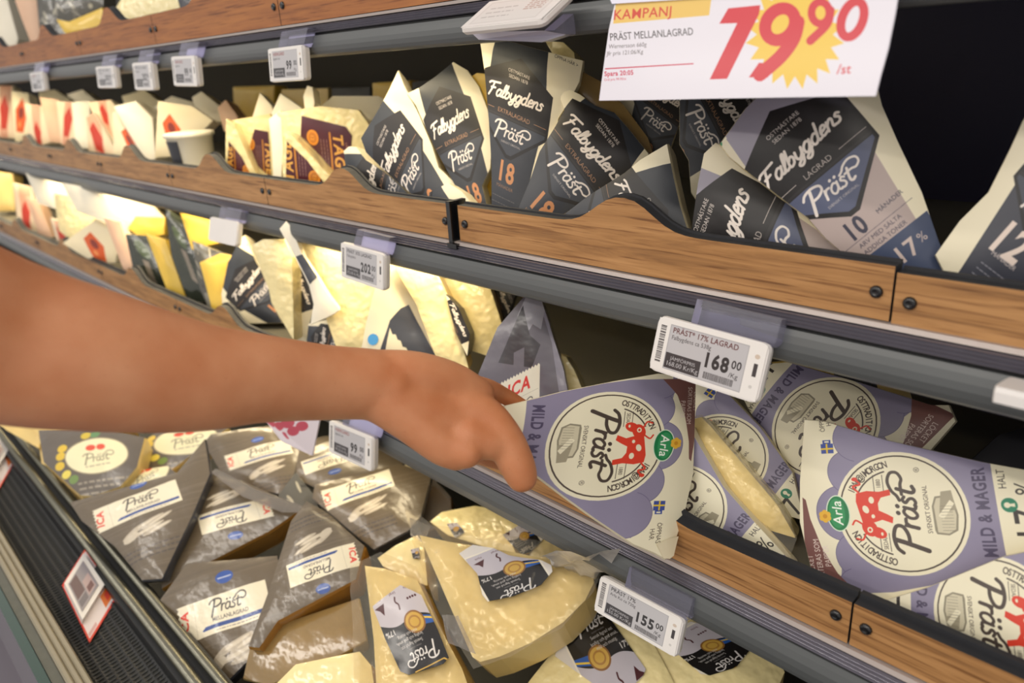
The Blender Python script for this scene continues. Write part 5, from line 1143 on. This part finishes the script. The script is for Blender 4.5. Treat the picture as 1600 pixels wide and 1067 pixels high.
# ------------------------------------------------------------------ the arm and hand: tapered limbs fused into one skin
def Q(px, py, d): return P(px, py, d=d)
def limb(bm_v, bm_f, pts, K=20):
    """pts: (px, py, depth, radius in pixels) -> a closed tapered tube with round ends"""
    C = [Q(x, y, d) for x, y, d, r in pts]; R_ = [r * d / FPX for x, y, d, r in pts]
    rings = []
    for i, c in enumerate(C):
        t = (C[min(i + 1, len(C) - 1)] - C[max(i - 1, 0)]).normalized()
        a = t.cross(Vector((0, 0, 1))); a = a.normalized() if a.length > .1 else Vector((1, 0, 0)); b = t.cross(a).normalized()
        if i == 0:
            for s_ in (.97, .8, .5): rings.append((c - t * R_[i] * s_, R_[i] * math.sqrt(1 - s_ * s_), a, b))
        rings.append((c, R_[i], a, b))
        if i == len(C) - 1:
            for s_ in (.5, .8, .97): rings.append((c + t * R_[i] * s_, R_[i] * math.sqrt(1 - s_ * s_), a, b))
    q = len(bm_v)
    for c, r, a, b in rings:
        for k in range(K): bm_v.append(c + a * (r * math.cos(6.28319 * k / K)) + b * (r * math.sin(6.28319 * k / K)))
    for i in range(len(rings) - 1):
        for k in range(K): bm_f.append([q + i * K + k, q + i * K + (k + 1) % K, q + (i + 1) * K + (k + 1) % K, q + (i + 1) * K + k])
    bm_f.append([q + k for k in range(K)][::-1]); bm_f.append([q + (len(rings) - 1) * K + k for k in range(K)])
def interp(pts, n=6):
    p = crom(np.array(pts, float), n=n); return [tuple(x) for x in p]
AV, AF = [], []
limb(AV, AF, interp([(-420, 420, .33, 165), (-200, 462, .365, 150), (0, 530, .41, 131), (150, 563, .435, 112), (300, 588, .465, 88), (400, 591, .49, 71), (500, 597, .52, 60), (575, 600, .54, 56), (610, 606, .548, 56)]), 28)
limb(AV, AF, interp([(560, 592, .54, 46), (640, 588, .55, 41), (700, 600, .565, 37), (742, 618, .578, 31)]))            # back of the hand, index side
limb(AV, AF, interp([(580, 602, .54, 50), (640, 630, .55, 48), (700, 655, .56, 42), (735, 668, .566, 38)]))           # middle of the back
limb(AV, AF, interp([(585, 610, .538, 45), (640, 650, .545, 40), (690, 692, .55, 34), (712, 706, .552, 30)]))         # thumb side
limb(AV, AF, interp([(700, 640, .562, 40), (750, 650, .566, 36), (785, 684, .565, 32), (806, 722, .566, 29), (815, 744, .568, 26)]))   # thumb over the pack
limb(AV, AF, interp([(690, 690, .552, 36), (728, 706, .549, 27)]))                                             # knuckle
limb(AV, AF, interp([(728, 680, .556, 36), (768, 690, .56, 30)]))
limb(AV, AF, interp([(715, 612, .572, 32), (755, 607, .588, 18.5), (785, 617, .612, 14), (830, 645, .640, 13), (862, 664, .655, 11)]))      # index finger behind the pack
limb(AV, AF, interp([(700, 640, .575, 30), (750, 650, .608, 17), (800, 672, .632, 14), (850, 694, .650, 13), (880, 704, .656, 11)]))
limb(AV, AF, interp([(700, 670, .572, 28), (750, 684, .604, 16), (800, 704, .628, 14), (846, 722, .642, 13), (868, 728, .648, 11)]))
limb(AV, AF, interp([(695, 690, .570, 24), (745, 712, .600, 14), (790, 726, .618, 12), (826, 738, .630, 11)]))
person = empty('person', Q(575, 600, .54), 'bare forearm and hand reaching in from the left and holding the lavender pack', 'person')
o = link('arm_and_hand', AV, AF, [], person, person.location, True)
rm = o.modifiers.new('fuse', 'REMESH'); rm.mode = 'VOXEL'; rm.voxel_size = .0021; rm.use_smooth_shade = True
sm = o.modifiers.new('soften', 'SMOOTH'); sm.factor = .6; sm.iterations = 9
dg = bpy.context.evaluated_depsgraph_get(); me = bpy.data.meshes.new_from_object(o.evaluated_get(dg))
o.modifiers.clear(); o.data = me
m, N, Lk, b = newmat('skin')
tc = N.new('ShaderNodeTexCoord')
t1 = N.new('ShaderNodeTexNoise'); t1.inputs['Scale'].default_value = 15; t1.inputs['Detail'].default_value = 4; Lk.new(tc.outputs['Object'], t1.inputs['Vector'])
cr = N.new('ShaderNodeValToRGB'); e = cr.color_ramp.elements; e[0].position = .36; e[0].color = (*lin('c67c50'), 1); e[1].position = .66; e[1].color = (*lin('dd9c72'), 1)
Lk.new(t1.outputs['Fac'], cr.inputs[0])
t2 = N.new('ShaderNodeTexVoronoi'); t2.inputs['Scale'].default_value = 130; Lk.new(tc.outputs['Object'], t2.inputs['Vector'])
c2 = N.new('ShaderNodeValToRGB'); c2.color_ramp.elements[0].position = .03; c2.color_ramp.elements[0].color = (.78, .68, .62, 1); c2.color_ramp.elements[1].position = .09; c2.color_ramp.elements[1].color = (1, 1, 1, 1)
Lk.new(t2.outputs['Distance'], c2.inputs[0])
mx = N.new('ShaderNodeMix'); mx.data_type = 'RGBA'; mx.blend_type = 'MULTIPLY'; mx.inputs[0].default_value = .6; Lk.new(cr.outputs[0], mx.inputs[6]); Lk.new(c2.outputs[0], mx.inputs[7])
Lk.new(mx.outputs[2], b.inputs['Base Color']); b.inputs['Roughness'].default_value = .48
b.inputs['Subsurface Weight'].default_value = .15; b.inputs['Subsurface Radius'].default_value = (.01, .004, .002); b.inputs['Subsurface Scale'].default_value = .6
bump(N, Lk, b, 420, .22, .0006, 2, 'voronoi')
me.materials.clear(); me.materials.append(m); me.polygons.foreach_set('use_smooth', [True] * len(me.polygons))
